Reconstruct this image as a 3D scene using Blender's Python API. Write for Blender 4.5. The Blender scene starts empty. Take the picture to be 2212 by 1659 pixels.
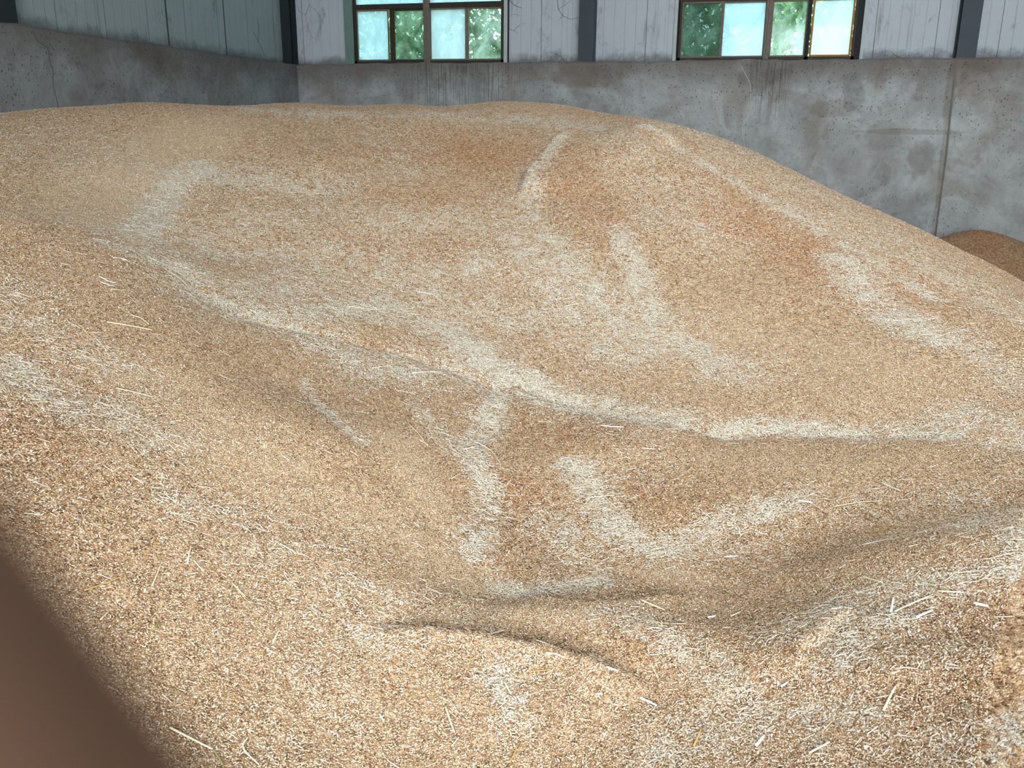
import bpy, math, random
import numpy as np

S = bpy.context.scene
COL = S.collection
# ---------------------------------------------------------------- camera maths

FPX = 1900.0                                   # focal length in pixels of the 2212 px wide frame
EYE = np.array([0.0, 0.0, 3.0])                # camera stands on the heap, eye 3 m over the floor
PITCH, ROLL, YAW = 0.28427667, 0.00831672, -0.25147833
def cam_axes():
    cp, sp = math.cos(PITCH), math.sin(PITCH)
    F = np.array([math.sin(YAW)*cp, math.cos(YAW)*cp, -sp])
    r0 = np.array([math.cos(YAW), -math.sin(YAW), 0.0]); u0 = np.cross(r0, F)
    return r0*math.cos(ROLL)+u0*math.sin(ROLL), -r0*math.sin(ROLL)+u0*math.cos(ROLL), F
AX_R, AX_U, AX_F = cam_axes()
def ray(px, py):
    return AX_R*((px-1106.0)/FPX) + AX_U*((829.5-py)/FPX) + AX_F
def spot(px, py, r):                           # point seen at (px,py) at horizontal distance r
    v = ray(px, py); return EYE + v*(r/math.hypot(v[0], v[1]))
def on_plane_y(px, py, y):
    v = ray(px, py); return EYE + v*(y/v[1])
def project(P):
    q = P-EYE; d = q@AX_F
    return 1106+FPX*(q@AX_R)/d, 829.5-FPX*(q@AX_U)/d, d
# control points of the heap surface: where the grain surface stands, as (column, row, distance)
CTRL = [
 # far left column
 (-260,262,9.6),(-260,480,6.0),(-260,560,4.6),(-260,800,3.1),(-260,1200,2.2),(-260,1659,1.65),
 (0,330,7.7),(0,425,6.4),(0,480,5.1),(0,600,4.15),(0,800,3.25),(0,1000,2.68),(0,1300,2.12),(0,1659,1.67),
 (230,320,8.0),(230,420,6.7),(230,515,5.35),(230,580,4.6),(230,700,3.85),(230,900,3.05),(230,1100,2.5),
 (330,545,5.3),
 (480,330,8.2),(480,450,6.9),(480,560,5.9),(450,650,4.75),(450,760,3.85),(480,1000,2.86),(480,1300,2.2),(480,1659,1.7),
 (640,256,9.3),(700,360,8.0),(700,500,6.6),(650,600,5.7),(660,700,4.75),(640,840,3.85),(780,960,3.2),(760,1200,2.5),(760,1450,2.02),(760,1659,1.74),
 
 (900,262,9.3),(900,400,7.7),(900,560,6.3),(900,680,5.4),(900,765,4.7),(880,870,3.95),(930,1100,2.95),
 (1106,262,9.5),(1140,330,8.6),(1120,420,7.6),(1106,560,6.4),(1106,700,5.45),(1080,840,4.5),(1060,930,3.95),(1050,1100,3.15),(1090,1290,2.55),(1106,1400,2.22),(1106,1480,2.03),(1106,1659,1.77),
 (1300,278,9.1),(1370,275,8.9),(1200,300,8.9),(1350,380,7.9),(1350,520,6.7),(1350,700,5.5),(1300,898,4.15),(1300,960,3.75),(1300,1150,2.98),(1300,1325,2.42),(1330,1400,2.2),(1390,1510,2.0),(1400,1659,1.75),
 (1600,420,7.7),(1600,560,6.6),(1600,750,5.15),(1600,936,4.0),(1600,1000,3.6),(1600,1150,2.98),(1560,1280,2.6),(1650,1420,2.15),(1650,1659,1.73),
 (1850,560,6.6),(1850,700,5.45),(1850,850,4.4),(1850,941,3.93),(1850,1010,3.5),(1850,1110,3.1),(1850,1200,2.75),(1850,1350,2.27),(1900,1659,1.72),
 (2100,700,5.5),(2100,850,4.35),(2150,952,3.8),(2100,1040,3.3),(2150,1110,2.95),(2150,1250,2.5),(2212,1450,2.05),(2212,1659,1.7),
 (2450,860,4.3),(2450,970,3.7),(2500,1200,2.6),(2500,1659,1.75),
]
# the skyline of the heap: (column, row, distance)
CREST = [(-200,262,9.9),(-80,252,9.8),(0,245,9.7),(100,235,9.7),(200,229,9.8),(270,223,9.9),(350,222,10.0),(420,226,10.1),(500,230,10.2),(560,226,10.4),(640,222,10.5),(700,225,10.6),(760,230,10.6),
 (820,226,10.7),(880,224,10.8),(930,228,10.9),(970,231,10.9),(1010,226,10.9),(1060,220,11.0),(1110,219,11.0),(1180,223,10.9),(1250,233,10.7),(1320,246,10.3),(1400,256,9.7),(1480,275,9.4),(1560,300,9.3),
 (1640,331,9.2),(1700,361,9.1),(1801,411,9.0),(1869,443,8.9),(1953,481,8.8),(2022,512,8.7),(2080,543,8.6),(2134,568,8.5),(2212,611,8.3),(2330,690,8.0),(2450,780,7.6)]
# behind the crest and round the viewer, where the photograph shows nothing: (x, y, z)
REST = [(-8.6,12.5,2.2),(-8.6,15,2.0),(-5,14,2.0),(-5,16,1.9),(-2,15,1.8),(0,15.5,1.4),(1,13,1.2),(3.2,13,0.35),(4.5,11,0.25),(3,16,0.5),(6,9,0.2),(7,6,0.35),(7,3,0.7),(7,0,0.8),
        (-8.6,4,2.0),(-8.6,1,1.7),(-8.6,-3,0.8),(-4,-3,0.9),(0,-3,0.8),(4,-3,0.6),(-2,-0.6,1.45),(0,-0.6,1.45),(2,-0.4,1.4),(0,-6,-0.4),(-6,-6,-0.4),(6,-6,-0.5),(10,6,-0.8),(10,12,-0.8),(5.5,14,-0.1)]
def tps_setup():
    P = [spot(*c) for c in CTRL] + [spot(*c) for c in CREST] + [spot(c[0],c[1],c[2]+1.3)*[1,1,0]+[0,0,spot(*c)[2]-0.42] for c in CREST] + [np.array(c, float) for c in REST]
    P = np.array(P); n = len(P)
    d = np.hypot(P[:,None,0]-P[None,:,0], P[:,None,1]-P[None,:,1])
    K = np.where(d > 0, d*d*np.log(np.maximum(d, 1e-9)), 0) + np.eye(n)*0.01
    Q = np.c_[np.ones(n), P[:,:2]]
    A = np.block([[K, Q],[Q.T, np.zeros((3,3))]])
    w = np.linalg.solve(A, np.r_[P[:,2], 0, 0, 0])
    return P, w
TPS_P, TPS_W = tps_setup()
def tps0(x, y):
    x = np.asarray(x, float); y = np.asarray(y, float); out = TPS_W[-3]+TPS_W[-2]*x+TPS_W[-1]*y
    for (cx, cy, _), w in zip(TPS_P, TPS_W):
        d2 = (x-cx)**2+(y-cy)**2
        out = out + (0.5*w)*d2*np.log(np.maximum(d2, 1e-12))
    return out
SKY_FIX = (np.array([-0.8274, -0.8013, -0.7751, -0.7489, -0.7227, -0.6965, -0.6704, -0.6442, -0.618, -0.5918, -0.5656, -0.5395, -0.5133, -0.4871, -0.4609, -0.4347, -0.4086, -0.3824, -0.3562, -0.33, -0.3038, -0.2777, -0.2515, -0.2253, -0.1991, -0.1729, -0.1468, -0.1206, -0.0944, -0.0682, -0.042, -0.0159, 0.0103, 0.0365, 0.0627, 0.0889, 0.115, 0.1412, 0.1674, 0.1936, 0.2198, 0.2459, 0.2721, 0.2983, 0.3245]), np.array([9.88, 9.82, 9.74, 9.7, 9.7, 9.76, 9.83, 9.92, 10.0, 10.08, 10.15, 10.27, 10.42, 10.49, 10.58, 10.6, 10.66, 10.75, 10.84, 10.9, 10.9, 11.0, 11.0, 10.92, 10.8, 10.6, 10.3, 9.91, 9.61, 9.41, 9.34, 9.27, 9.2, 9.12, 9.06, 9.0, 8.92, 8.85, 8.78, 8.7, 8.6, 8.49, 8.33, 8.18, 8.02]), np.array([-0.049, -0.045, -0.033, -0.02, -0.012, -0.012, -0.011, -0.012, -0.013, -0.017, -0.015, -0.012, -0.015, -0.016, -0.024, -0.034, -0.026, -0.024, -0.038, -0.066, -0.048, -0.036, -0.044, -0.051, -0.05, -0.037, -0.023, -0.007, -0.003, -0.002, -0.005, -0.006, -0.003, -0.002, -0.003, -0.007, -0.011, -0.016, -0.019, -0.018, -0.029, -0.019, -0.011, -0.008, -0.002]))
def tps(x, y):
    z = tps0(x, y)
    if SKY_FIX is not None:
        az, rc, dz = SKY_FIX; a = np.arctan2(x, y); r = np.hypot(x, y)
        z = z + np.interp(a, az, dz)*np.exp(-((r-np.interp(a, az, rc))/0.9)**2)
    return z


# ---------------------------------------------------------------- camera, world, light, exposure
from mathutils import Matrix, Vector
cam_d = bpy.data.cameras.new('camera'); cam = bpy.data.objects.new('camera', cam_d); COL.objects.link(cam)
cam_d.sensor_width = 36.0; cam_d.lens = 36.0*FPX/2212.0; cam_d.clip_start = 0.004; cam_d.clip_end = 300
cam.matrix_world = Matrix(((AX_R[0], AX_U[0], -AX_F[0], EYE[0]), (AX_R[1], AX_U[1], -AX_F[1], EYE[1]), (AX_R[2], AX_U[2], -AX_F[2], EYE[2]), (0, 0, 0, 1)))
cam_d.dof.use_dof = True; cam_d.dof.focus_distance = 4.8; cam_d.dof.aperture_fstop = 12.5
S.camera = cam
S.view_settings.view_transform = 'Standard'; S.view_settings.look = 'None'; S.view_settings.gamma = 1.0
S.view_settings.use_curve_mapping = False; S.view_settings.exposure = 0.0
S.cycles.use_denoising = True
S.cycles.use_adaptive_sampling = True; S.cycles.adaptive_threshold = 0.03
S.cycles.max_bounces = 5; S.cycles.diffuse_bounces = 2; S.cycles.glossy_bounces = 1; S.cycles.transparent_max_bounces = 12

W = bpy.data.worlds.new('world'); S.world = W; W.use_nodes = True      # bright overcast sky
W.node_tree.nodes['Background'].inputs[0].default_value = (0.82, 0.97, 1.0, 1)
W.node_tree.nodes['Background'].inputs[1].default_value = 4.3

def area(name, loc, aim, sx, sy, power, col):
    l = bpy.data.lights.new(name, 'AREA'); l.shape = 'RECTANGLE'; l.size = sx; l.size_y = sy; l.energy = power; l.color = col
    o = bpy.data.objects.new(name, l); COL.objects.link(o); o.location = loc
    o.rotation_euler = (Vector(aim)-Vector(loc)).to_track_quat('-Z', 'Y').to_euler(); return o
area('door_daylight', (1.2, -6.0, 3.7), (0.6, 6.0, 2.6), 6.0, 3.4, 1050, (1.0, 0.99, 0.965))
area('skylight_daylight', (2.6, 4.2, 9.0), (2.4, 4.6, 0.0), 5.0, 5.0, 470, (0.96, 0.99, 1.0))

# ---------------------------------------------------------------- helpers
def link(o, parent=None):
    COL.objects.link(o)
    if parent is not None: o.parent = parent
    return o
def tag(o, label=None, cat=None, group=None, kind=None):
    for k, v in (('label', label), ('category', cat), ('group', group), ('kind', kind)):
        if v: o[k] = v
    return o
def empty(name, loc=(0, 0, 0)):
    o = bpy.data.objects.new(name, None); o.location = loc; o.empty_display_size = 0.2; COL.objects.link(o); return o
class MB:
    def __init__(s): s.v = []; s.f = []
    def box(s, x0, x1, y0, y1, z0, z1):
        n = len(s.v)
        s.v += [(x, y, z) for z in (z0, z1) for x, y in ((x0, y0), (x1, y0), (x1, y1), (x0, y1))]
        s.f += [tuple(n+i for i in q) for q in ((3, 2, 1, 0), (4, 5, 6, 7), (0, 1, 5, 4), (1, 2, 6, 5), (2, 3, 7, 6), (3, 0, 4, 7))]; return s
    def tube(s, pts, rad, sides=6, flat=1.0):
        pts = [Vector(p) for p in pts]; n0 = len(s.v); up = Vector((0, 0, 1))
        for i, p in enumerate(pts):
            t = (pts[min(i+1, len(pts)-1)]-pts[max(i-1, 0)]).normalized()
            a = t.cross(up); a = a.normalized() if a.length > 1e-4 else Vector((1, 0, 0)); b = a.cross(t)
            r = rad[i] if isinstance(rad, (list, tuple)) else rad
            for k in range(sides):
                w = 2*math.pi*k/sides; s.v.append(tuple(p+a*(r*math.cos(w))+b*(r*flat*math.sin(w))))
        for i in range(len(pts)-1):
            for k in range(sides):
                k2 = (k+1) % sides; s.f.append((n0+i*sides+k, n0+i*sides+k2, n0+(i+1)*sides+k2, n0+(i+1)*sides+k))
        s.f.append(tuple(n0+k for k in reversed(range(sides)))); s.f.append(tuple(n0+(len(pts)-1)*sides+k for k in range(sides))); return s
    def build(s, name, m, parent=None, loc=None, smooth=False, bevel=0.0):
        me = bpy.data.meshes.new(name)
        v = s.v if loc is None else [(a-loc[0], b-loc[1], c-loc[2]) for a, b, c in s.v]
        me.from_pydata(v, [], s.f); me.materials.append(m)
        if smooth: me.polygons.foreach_set('use_smooth', [True]*len(me.polygons))
        o = bpy.data.objects.new(name, me); link(o, parent)
        if loc is not None: o.location = loc
        if bevel:
            b = o.modifiers.new('bevel', 'BEVEL'); b.width = bevel; b.segments = 2
        return o
def fast_mesh(name, V, F, m, smooth=False, parent=None):
    me = bpy.data.meshes.new(name); V = np.ascontiguousarray(V, np.float32); F = np.ascontiguousarray(F, np.int32); k = F.shape[1]
    me.vertices.add(len(V)); me.vertices.foreach_set('co', V.ravel())
    me.loops.add(F.size); me.loops.foreach_set('vertex_index', F.ravel())
    me.polygons.add(len(F)); me.polygons.foreach_set('loop_start', np.arange(0, F.size, k, dtype=np.int32))
    if smooth: me.polygons.foreach_set('use_smooth', np.ones(len(F), bool))
    me.update(calc_edges=True); me.materials.append(m)
    o = bpy.data.objects.new(name, me); link(o, parent); return o
def fattr(o, name, arr):
    a = o.data.attributes.new(name, 'FLOAT', 'POINT'); a.data.foreach_set('value', np.ascontiguousarray(arr, np.float32))

# ---------------------------------------------------------------- materials
class Mat:
    def __init__(s, name):
        s.m = bpy.data.materials.new(name); s.m.use_nodes = True; s.t = s.m.node_tree; s.n = s.t.nodes; s.b = s.n['Principled BSDF']; s.out = s.n['Material Output']
        s.b.inputs['Specular IOR Level'].default_value = 0.25; s.b.inputs['Roughness'].default_value = 0.8
    def node(s, typ, ins=None, **kw):
        n = s.n.new(typ)
        for k, v in kw.items(): setattr(n, k, v)
        for k, v in (ins or {}).items(): s.put(n.inputs[k], v)
        return n
    def put(s, sock, v):
        if hasattr(v, 'outputs'): v = v.outputs[0]
        if hasattr(v, 'is_output'): s.t.links.new(v, sock)
        else: sock.default_value = v
    def math(s, op, a, b=0.0, c=0.0, clamp=False):
        n = s.n.new('ShaderNodeMath'); n.operation = op; n.use_clamp = clamp
        s.put(n.inputs[0], a); s.put(n.inputs[1], b); s.put(n.inputs[2], c); return n.outputs[0]
    def mix(s, f, a, b, typ='MIX'):
        n = s.n.new('ShaderNodeMix'); n.data_type = 'RGBA'; n.blend_type = typ; n.clamp_factor = True
        s.put(n.inputs[0], f); s.put(n.inputs[6], a); s.put(n.inputs[7], b); return n.outputs[2]
    def ramp(s, f, stops, interp='LINEAR'):
        n = s.n.new('ShaderNodeValToRGB'); r = n.color_ramp; r.interpolation = interp
        while len(r.elements) < len(stops): r.elements.new(0.5)
        for e, (p, c) in zip(r.elements, stops): e.position = p; e.color = c if len(c) == 4 else (*c, 1)
        s.put(n.inputs[0], f); return n.outputs[0]
    def noise(s, vec, scale, detail=3, rough=0.55, dist=0.0):
        n = s.n.new('ShaderNodeTexNoise'); s.put(n.inputs['Vector'], vec); n.inputs['Scale'].default_value = scale
        n.inputs['Detail'].default_value = detail; n.inputs['Roughness'].default_value = rough; n.inputs['Distortion'].default_value = dist; return n.outputs[0]
    def scale(s, vec, k):
        n = s.n.new('ShaderNodeMapping'); s.put(n.inputs[0], vec); n.inputs['Scale'].default_value = k; return n.outputs[0]
    def obj(s): return s.node('ShaderNodeTexCoord').outputs['Object']
    def step(s, v, a, b):
        n = s.n.new('ShaderNodeMapRange'); n.interpolation_type = 'SMOOTHSTEP'; s.put(n.inputs[0], v); n.inputs[1].default_value = a; n.inputs[2].default_value = b; return n.outputs[0]
    def bump(s, h, strength, dist):
        n = s.node('ShaderNodeBump', {'Height': h, 'Strength': strength, 'Distance': dist}); s.put(s.b.inputs['Normal'], n); return n
def lin(r, g, b):
    f = lambda c: (c/255/12.92) if c/255 <= 0.04045 else ((c/255+0.055)/1.055)**2.4
    return (f(r), f(g), f(b), 1)
def plain(name, c, rough=0.7, metal=0.0, var=0.15, sc=8):
    M = Mat(name); o = M.obj(); n = M.noise(o, sc, 4)
    M.put(M.b.inputs['Base Color'], M.mix(n, tuple(x*(1-var) for x in c[:3])+(1,), tuple(min(1, x*(1+var)) for x in c[:3])+(1,)))
    M.b.inputs['Roughness'].default_value = rough; M.b.inputs['Metallic'].default_value = metal; return M.m

def blotch(M, xz, cx, cz, rx, rz, wob=0.5):
    """soft-edged stain with a ragged outline round (cx, cz) on a wall"""
    sx = M.node('ShaderNodeSeparateXYZ', {0: xz})
    a = M.math('DIVIDE', M.math('SUBTRACT', sx.outputs[0], cx), rx); b = M.math('DIVIDE', M.math('SUBTRACT', sx.outputs[2], cz), rz)
    d = M.math('SQRT', M.math('ADD', M.math('MULTIPLY', a, a), M.math('MULTIPLY', b, b)))
    d = M.math('ADD', d, M.math('MULTIPLY', M.math('SUBTRACT', M.noise(xz, 2.2/max(rx, rz), 4), 0.5), 2*wob))
    return M.step(d, 1.05, 0.75)

def concrete(name, along, stains=(), streak=None, tint=1.0):
    """plastered concrete: cloudy grey, brown dirt along the top, pin holes, brushed streaks"""
    M = Mat(name); o = M.obj(); sep = M.node('ShaderNodeSeparateXYZ', {0: o})
    cloud = M.noise(o, 1.3, 6, 0.62, 0.4); fine = M.noise(o, 14, 5, 0.65)
    c = M.mix(M.step(cloud, 0.35, 0.68), lin(166, 170, 172), lin(200, 207, 210))
    c = M.mix(M.math('MULTIPLY', M.step(M.noise(o, 0.9, 4, 0.6, 0.8), 0.5, 0.68), 0.55), c, lin(152, 142, 134))
    c = M.mix(M.math('MULTIPLY', M.math('SUBTRACT', fine, 0.35), 0.7), c, lin(116, 114, 114))
    top = M.math('ADD', sep.outputs[2], M.math('MULTIPLY', M.math('SUBTRACT', M.noise(o, 1.6, 5, 0.7), 0.5), 0.9))
    c = M.mix(M.math('MULTIPLY', M.step(top, 3.5, 4.15), 0.7), c, lin(108, 97, 90))
    c = M.mix(M.math('MULTIPLY', M.step(M.noise(o, 5.0, 8, 0.8, 0.3), 0.5, 0.7), 0.45), c, lin(104, 98, 94))
    for cx, cz, rx, rz, k, col in stains:
        c = M.mix(M.math('MULTIPLY', blotch(M, o, cx, cz, rx, rz), k), c, col)
    if streak:
        for cx, w in streak:
            st = M.noise(M.scale(o, (42, 42, 1.1)), 1.0, 3)
            near = M.step(M.math('ABSOLUTE', M.math('SUBTRACT', sep.outputs[0], cx)), w, w*0.25)
            c = M.mix(M.math('MULTIPLY', M.math('MULTIPLY', near, M.step(st, 0.47, 0.62)), M.math('MULTIPLY', M.step(sep.outputs[2], 2.9, 3.8), 0.55)), c, lin(78, 76, 74))
    v = M.node('ShaderNodeTexVoronoi', {'Vector': M.scale(o, (1, 1, 0.7)), 'Scale': 24.0})
    pit = M.math('MULTIPLY', M.step(M.math('ADD', v.outputs['Distance'], M.math('MULTIPLY', M.math('SUBTRACT', M.noise(o, 11.0, 4, 0.7), 0.5), 0.5)), 0.24, 0.08), M.step(M.math('ADD', M.noise(o, 1.1, 2), M.math('MULTIPLY', M.step(sep.outputs[2], 2.6, 4.1), 0.16)), 0.42, 0.6))
    pit = M.math('MULTIPLY', pit, M.math('GREATER_THAN', M.node('ShaderNodeSeparateXYZ', {0: v.outputs['Color']}).outputs[0], 0.35))
    c = M.mix(M.math('MULTIPLY', pit, 0.7), c, lin(70, 66, 64))
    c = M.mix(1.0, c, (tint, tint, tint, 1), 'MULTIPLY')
    M.put(M.b.inputs['Base Color'], c); M.b.inputs['Roughness'].default_value = 0.9
    M.bump(M.math('SUBTRACT', M.math('ADD', cloud, M.math('MULTIPLY', fine, 0.25)), pit), 0.5, 0.02)
    return M.m

def cladding(name, axis, base):
    """pale profiled steel sheet with narrow rib lines, sheet joints and grime"""
    M = Mat(name); o = M.obj(); sep = M.node('ShaderNodeSeparateXYZ', {0: o}); x = sep.outputs[axis]
    fr = M.math('ABSOLUTE', M.math('SUBTRACT', M.math('FRACT', M.math('MULTIPLY', x, 1/0.19)), 0.5))
    rib = M.step(fr, 0.455, 0.5)
    jr = M.math('ABSOLUTE', M.math('SUBTRACT', M.math('FRACT', M.math('MULTIPLY', x, 1/0.95)), 0.5)); joint = M.step(jr, 0.492, 0.4985)
    c = M.mix(M.noise(o, 2.0, 5, 0.6), tuple(k*0.86 for k in base[:3])+(1,), base)
    c = M.mix(M.math('MULTIPLY', rib, 0.22), c, lin(90, 96, 102)); c = M.mix(M.math('MULTIPLY', joint, 0.75), c, lin(52, 54, 56))
    grime = M.step(M.noise(M.scale(o, (1, 1, 0.55)), 2.3, 7, 0.72, 0.5), 0.55, 0.72); c = M.mix(M.math('MULTIPLY', grime, 0.5), c, lin(92, 86, 80))
    low = M.math('SUBTRACT', sep.outputs[2], M.math('MULTIPLY', M.noise(o, 3.0, 5, 0.7), 0.45))
    c = M.mix(M.math('MULTIPLY', M.step(low, 4.12, 3.9), 0.7), c, lin(78, 74, 70))
    sc = M.math('MULTIPLY', M.step(M.noise(M.scale(o, (9, 9, 0.6)), 1.0, 4), 0.6, 0.7), 0.25); c = M.mix(sc, c, lin(70, 72, 74))
    M.put(M.b.inputs['Base Color'], c); M.b.inputs['Roughness'].default_value = 0.55
    M.bump(rib, 0.4, 0.01); return M.m

# the grain: ripe kernels mixed with pale husk
GR_DK, GR_MD, GR_LT = lin(98, 70, 48), lin(200, 162, 123), lin(255, 243, 220)
HUSK, HUSK2 = lin(252, 245, 228), lin(222, 208, 184)
def grain_material(name='wheat_grain', far=False):
    M = Mat(name); o = M.obj()
    husk = M.node('ShaderNodeAttribute', attribute_name='husk').outputs['Fac']; tone = M.node('ShaderNodeAttribute', attribute_name='tone').outputs['Fac']
    warp = M.node('ShaderNodeMix', data_type='VECTOR'); wn = M.node('ShaderNodeTexNoise', {'Vector': o, 'Scale': 55.0, 'Detail': 1.0})
    ws = M.node('ShaderNodeVectorMath', {0: wn.outputs['Color'], 1: (0.5, 0.5, 0.5)}, operation='SUBTRACT')
    wm = M.node('ShaderNodeVectorMath', {0: ws.outputs[0], 1: (0.02, 0.02, 0.02)}, operation='MULTIPLY')
    p = M.node('ShaderNodeVectorMath', {0: o, 1: wm.outputs[0]}, operation='ADD').outputs[0]
    v1 = M.node('ShaderNodeTexVoronoi', {'Vector': p, 'Scale': 185.0}); c1 = M.node('ShaderNodeSeparateXYZ', {0: v1.outputs['Color']})
    v2 = M.node('ShaderNodeTexVoronoi', {'Vector': M.scale(p, (1.0, 0.6, 1.0)), 'Scale': 75.0}); c2 = M.node('ShaderNodeSeparateXYZ', {0: v2.outputs['Color']})
    v3 = M.node('ShaderNodeTexVoronoi', {'Vector': M.scale(p, (1.0, 0.6, 1.0)), 'Scale': 38.0}); c3 = M.node('ShaderNodeSeparateXYZ', {0: v3.outputs['Color']})
    rnd = M.math('ADD', M.math('MULTIPLY', c3.outputs[1], 0.12), M.math('ADD', M.math('MULTIPLY', c1.outputs[0], 0.5), M.math('MULTIPLY', c2.outputs[0], 0.38)))
    body = M.ramp(rnd, [(0.14, GR_DK), (0.42, GR_MD), (0.64, lin(226, 188, 146)), (0.93, GR_LT)])
    # ruddier and paler lots of grain
    tn = M.math('ADD', tone, M.math('MULTIPLY', M.math('SUBTRACT', M.noise(o, 2.2, 5, 0.6), 0.5), 1.0))
    body = M.mix(M.step(tn, 0.25, 1.1), body, M.mix(1.0, body, lin(244, 212, 186), 'MULTIPLY'))
    body = M.mix(M.step(tn, -0.2, -1.0), body, M.mix(0.45, body, lin(228, 204, 172)))
    # husk lies in drifts, broken up by noise
    hb = M.step(M.noise(M.scale(o, (1.0, 0.6, 0.8)), 8.0, 9, 0.84, 0.4), 0.36, 0.62)
    hn = M.math('ADD', M.math('MULTIPLY', husk, M.math('ADD', M.math('MULTIPLY', hb, 1.2), 0.0)), M.math('MULTIPLY', M.math('SUBTRACT', M.noise(o, 3.0, 8, 0.75), 0.42), 0.9))
    dens = M.math('ADD', M.math('MULTIPLY', M.step(hn, 0.05, 1.15), 0.82), 0.07)
    pick = M.math('LESS_THAN', M.math('ADD', M.math('MULTIPLY', c3.outputs[0], 0.3), M.math('ADD', M.math('MULTIPLY', c2.outputs[1], 0.45), M.math('MULTIPLY', c1.outputs[1], 0.25))), M.math('MULTIPLY', dens, 0.95))
    hc = M.ramp(c1.outputs[2], [(0.05, lin(120, 104, 84)), (0.3, HUSK2), (0.65, HUSK), (1.0, lin(255, 252, 244))])
    col = M.mix(M.math('MULTIPLY', pick, 0.92), body, hc)
    M.put(M.b.inputs['Base Color'], col); M.b.inputs['Roughness'].default_value = 0.62
    hgt = M.math('ADD', M.math('MULTIPLY', v1.outputs['Distance'], -1.0), M.math('MULTIPLY', v2.outputs['Distance'], -0.8))
    M.bump(hgt, 0.9, 0.006); return M.m
def loose_material(name, stops, attr='shade', rough=0.55):
    M = Mat(name); a = M.node('ShaderNodeAttribute', attribute_name=attr).outputs['Fac']
    M.put(M.b.inputs['Base Color'], M.ramp(a, stops)); M.b.inputs['Roughness'].default_value = rough; return M.m

M_GRAIN = grain_material()
M_KERNEL = loose_material('wheat_kernel', [(0.0, lin(90, 66, 46)), (0.3, lin(172, 137, 103)), (0.62, lin(217, 184, 147)), (1.0, lin(255, 243, 218))], rough=0.42)
M_HUSK = loose_material('husk_flake', [(0.0, lin(200, 184, 154)), (0.5, lin(238, 228, 206)), (1.0, lin(255, 253, 246))], rough=0.6)
M_STRAW = [plain('straw_pale', lin(244, 234, 204), 0.5, var=0.12, sc=40), plain('straw_golden', lin(214, 178, 108), 0.5, var=0.15, sc=40), plain('straw_white', lin(250, 248, 240), 0.5, var=0.05, sc=40), plain('straw_green', lin(150, 156, 104), 0.5, var=0.2, sc=40)]
M_COLUMN = plain('painted_steel', lin(70, 80, 90), 0.5, var=0.2, sc=3)
M_FRAME = plain('weathered_window_frame', lin(126, 116, 108), 0.6, var=0.35, sc=14)
M_FRAMED = plain('dark_window_frame', lin(66, 58, 52), 0.6, var=0.3, sc=14)
M_OCHRE = plain('ochre_window_frame', lin(176, 128, 52), 0.6, var=0.3, sc=10)
M_TRIM = plain('white_flashing', lin(196, 204, 206), 0.6, var=0.25, sc=6)
M_TRIMG = plain('green_grey_flashing', lin(120, 146, 140), 0.6, var=0.25, sc=6)
M_DARK = plain('dark_recess_steel', lin(44, 46, 50), 0.7)
M_VINE = plain('dried_creeper', lin(116, 104, 92), 0.9, var=0.3, sc=20)
M_BARK = plain('bark', lin(120, 112, 100), 0.9, var=0.35, sc=6)
M_SKIN = plain('skin', lin(84, 61, 47), 0.7, var=0.06, sc=60)
M_NAIL = plain('finger_nail', lin(214, 172, 150), 0.35, var=0.03)
M_CLOTH = plain('sleeve_cloth', lin(52, 56, 66), 0.9)
def leaf_mat(name, a, b):
    M = Mat(name); r = M.node('ShaderNodeAttribute', attribute_name='shade').outputs['Fac']; c = M.mix(r, a, b)
    d = M.node('ShaderNodeBsdfDiffuse', {'Color': c}); t = M.node('ShaderNodeBsdfTranslucent', {'Color': c})
    M.put(M.out.inputs[0], M.node('ShaderNodeMixShader', {0: 0.45, 1: d, 2: t})); return M.m
M_LEAF = leaf_mat('tree_leaf', lin(62, 104, 66), lin(150, 190, 104)); M_LEAF2 = leaf_mat('tree_leaf_pale', lin(84, 128, 96), lin(176, 208, 150))
def glass(name, tint, dirt, dcol, sc=3.0, thr=(0.35, 0.75)):
    """thin window glass: clear where clean, scattering daylight where dust and film sit on it"""
    M = Mat(name); o = M.obj()
    tr = M.node('ShaderNodeBsdfTransparent', {'Color': tint}); tl = M.node('ShaderNodeBsdfTranslucent', {'Color': dcol})
    gl = M.node('ShaderNodeBsdfGlossy', {'Color': (1, 1, 1, 1), 'Roughness': 0.05})
    n = M.math('MULTIPLY', M.step(M.noise(M.scale(o, (1, 1, 0.6)), sc, 6, 0.65, 0.6), *thr), 0.4)
    f = M.math('ADD', n, dirt, clamp=True)
    a = M.node('ShaderNodeMixShader', {0: f, 1: tr, 2: tl}); M.put(M.out.inputs[0], M.node('ShaderNodeMixShader', {0: 0.05, 1: a, 2: gl})); return M.m
G_CLEAR = glass('clear_pane', (0.8, 0.93, 0.88, 1), 0.02, (0.75, 0.9, 0.88, 1))
G_GREEN = glass('tinted_pane', (0.45, 0.6, 0.5, 1), 0.05, (0.6, 0.75, 0.7, 1))
G_DUST = glass('dusty_pane', (0.66, 0.84, 0.9, 1), 0.5, (0.68, 0.85, 0.94, 1))
G_FILM = glass('filmed_pane', (0.7, 0.86, 0.91, 1), 0.55, (0.76, 0.9, 0.98, 1))
G_GRUB = glass('grubby_pane', (0.3, 0.4, 0.37, 1), 0.06, (0.42, 0.55, 0.5, 1), 2.0)

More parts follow.
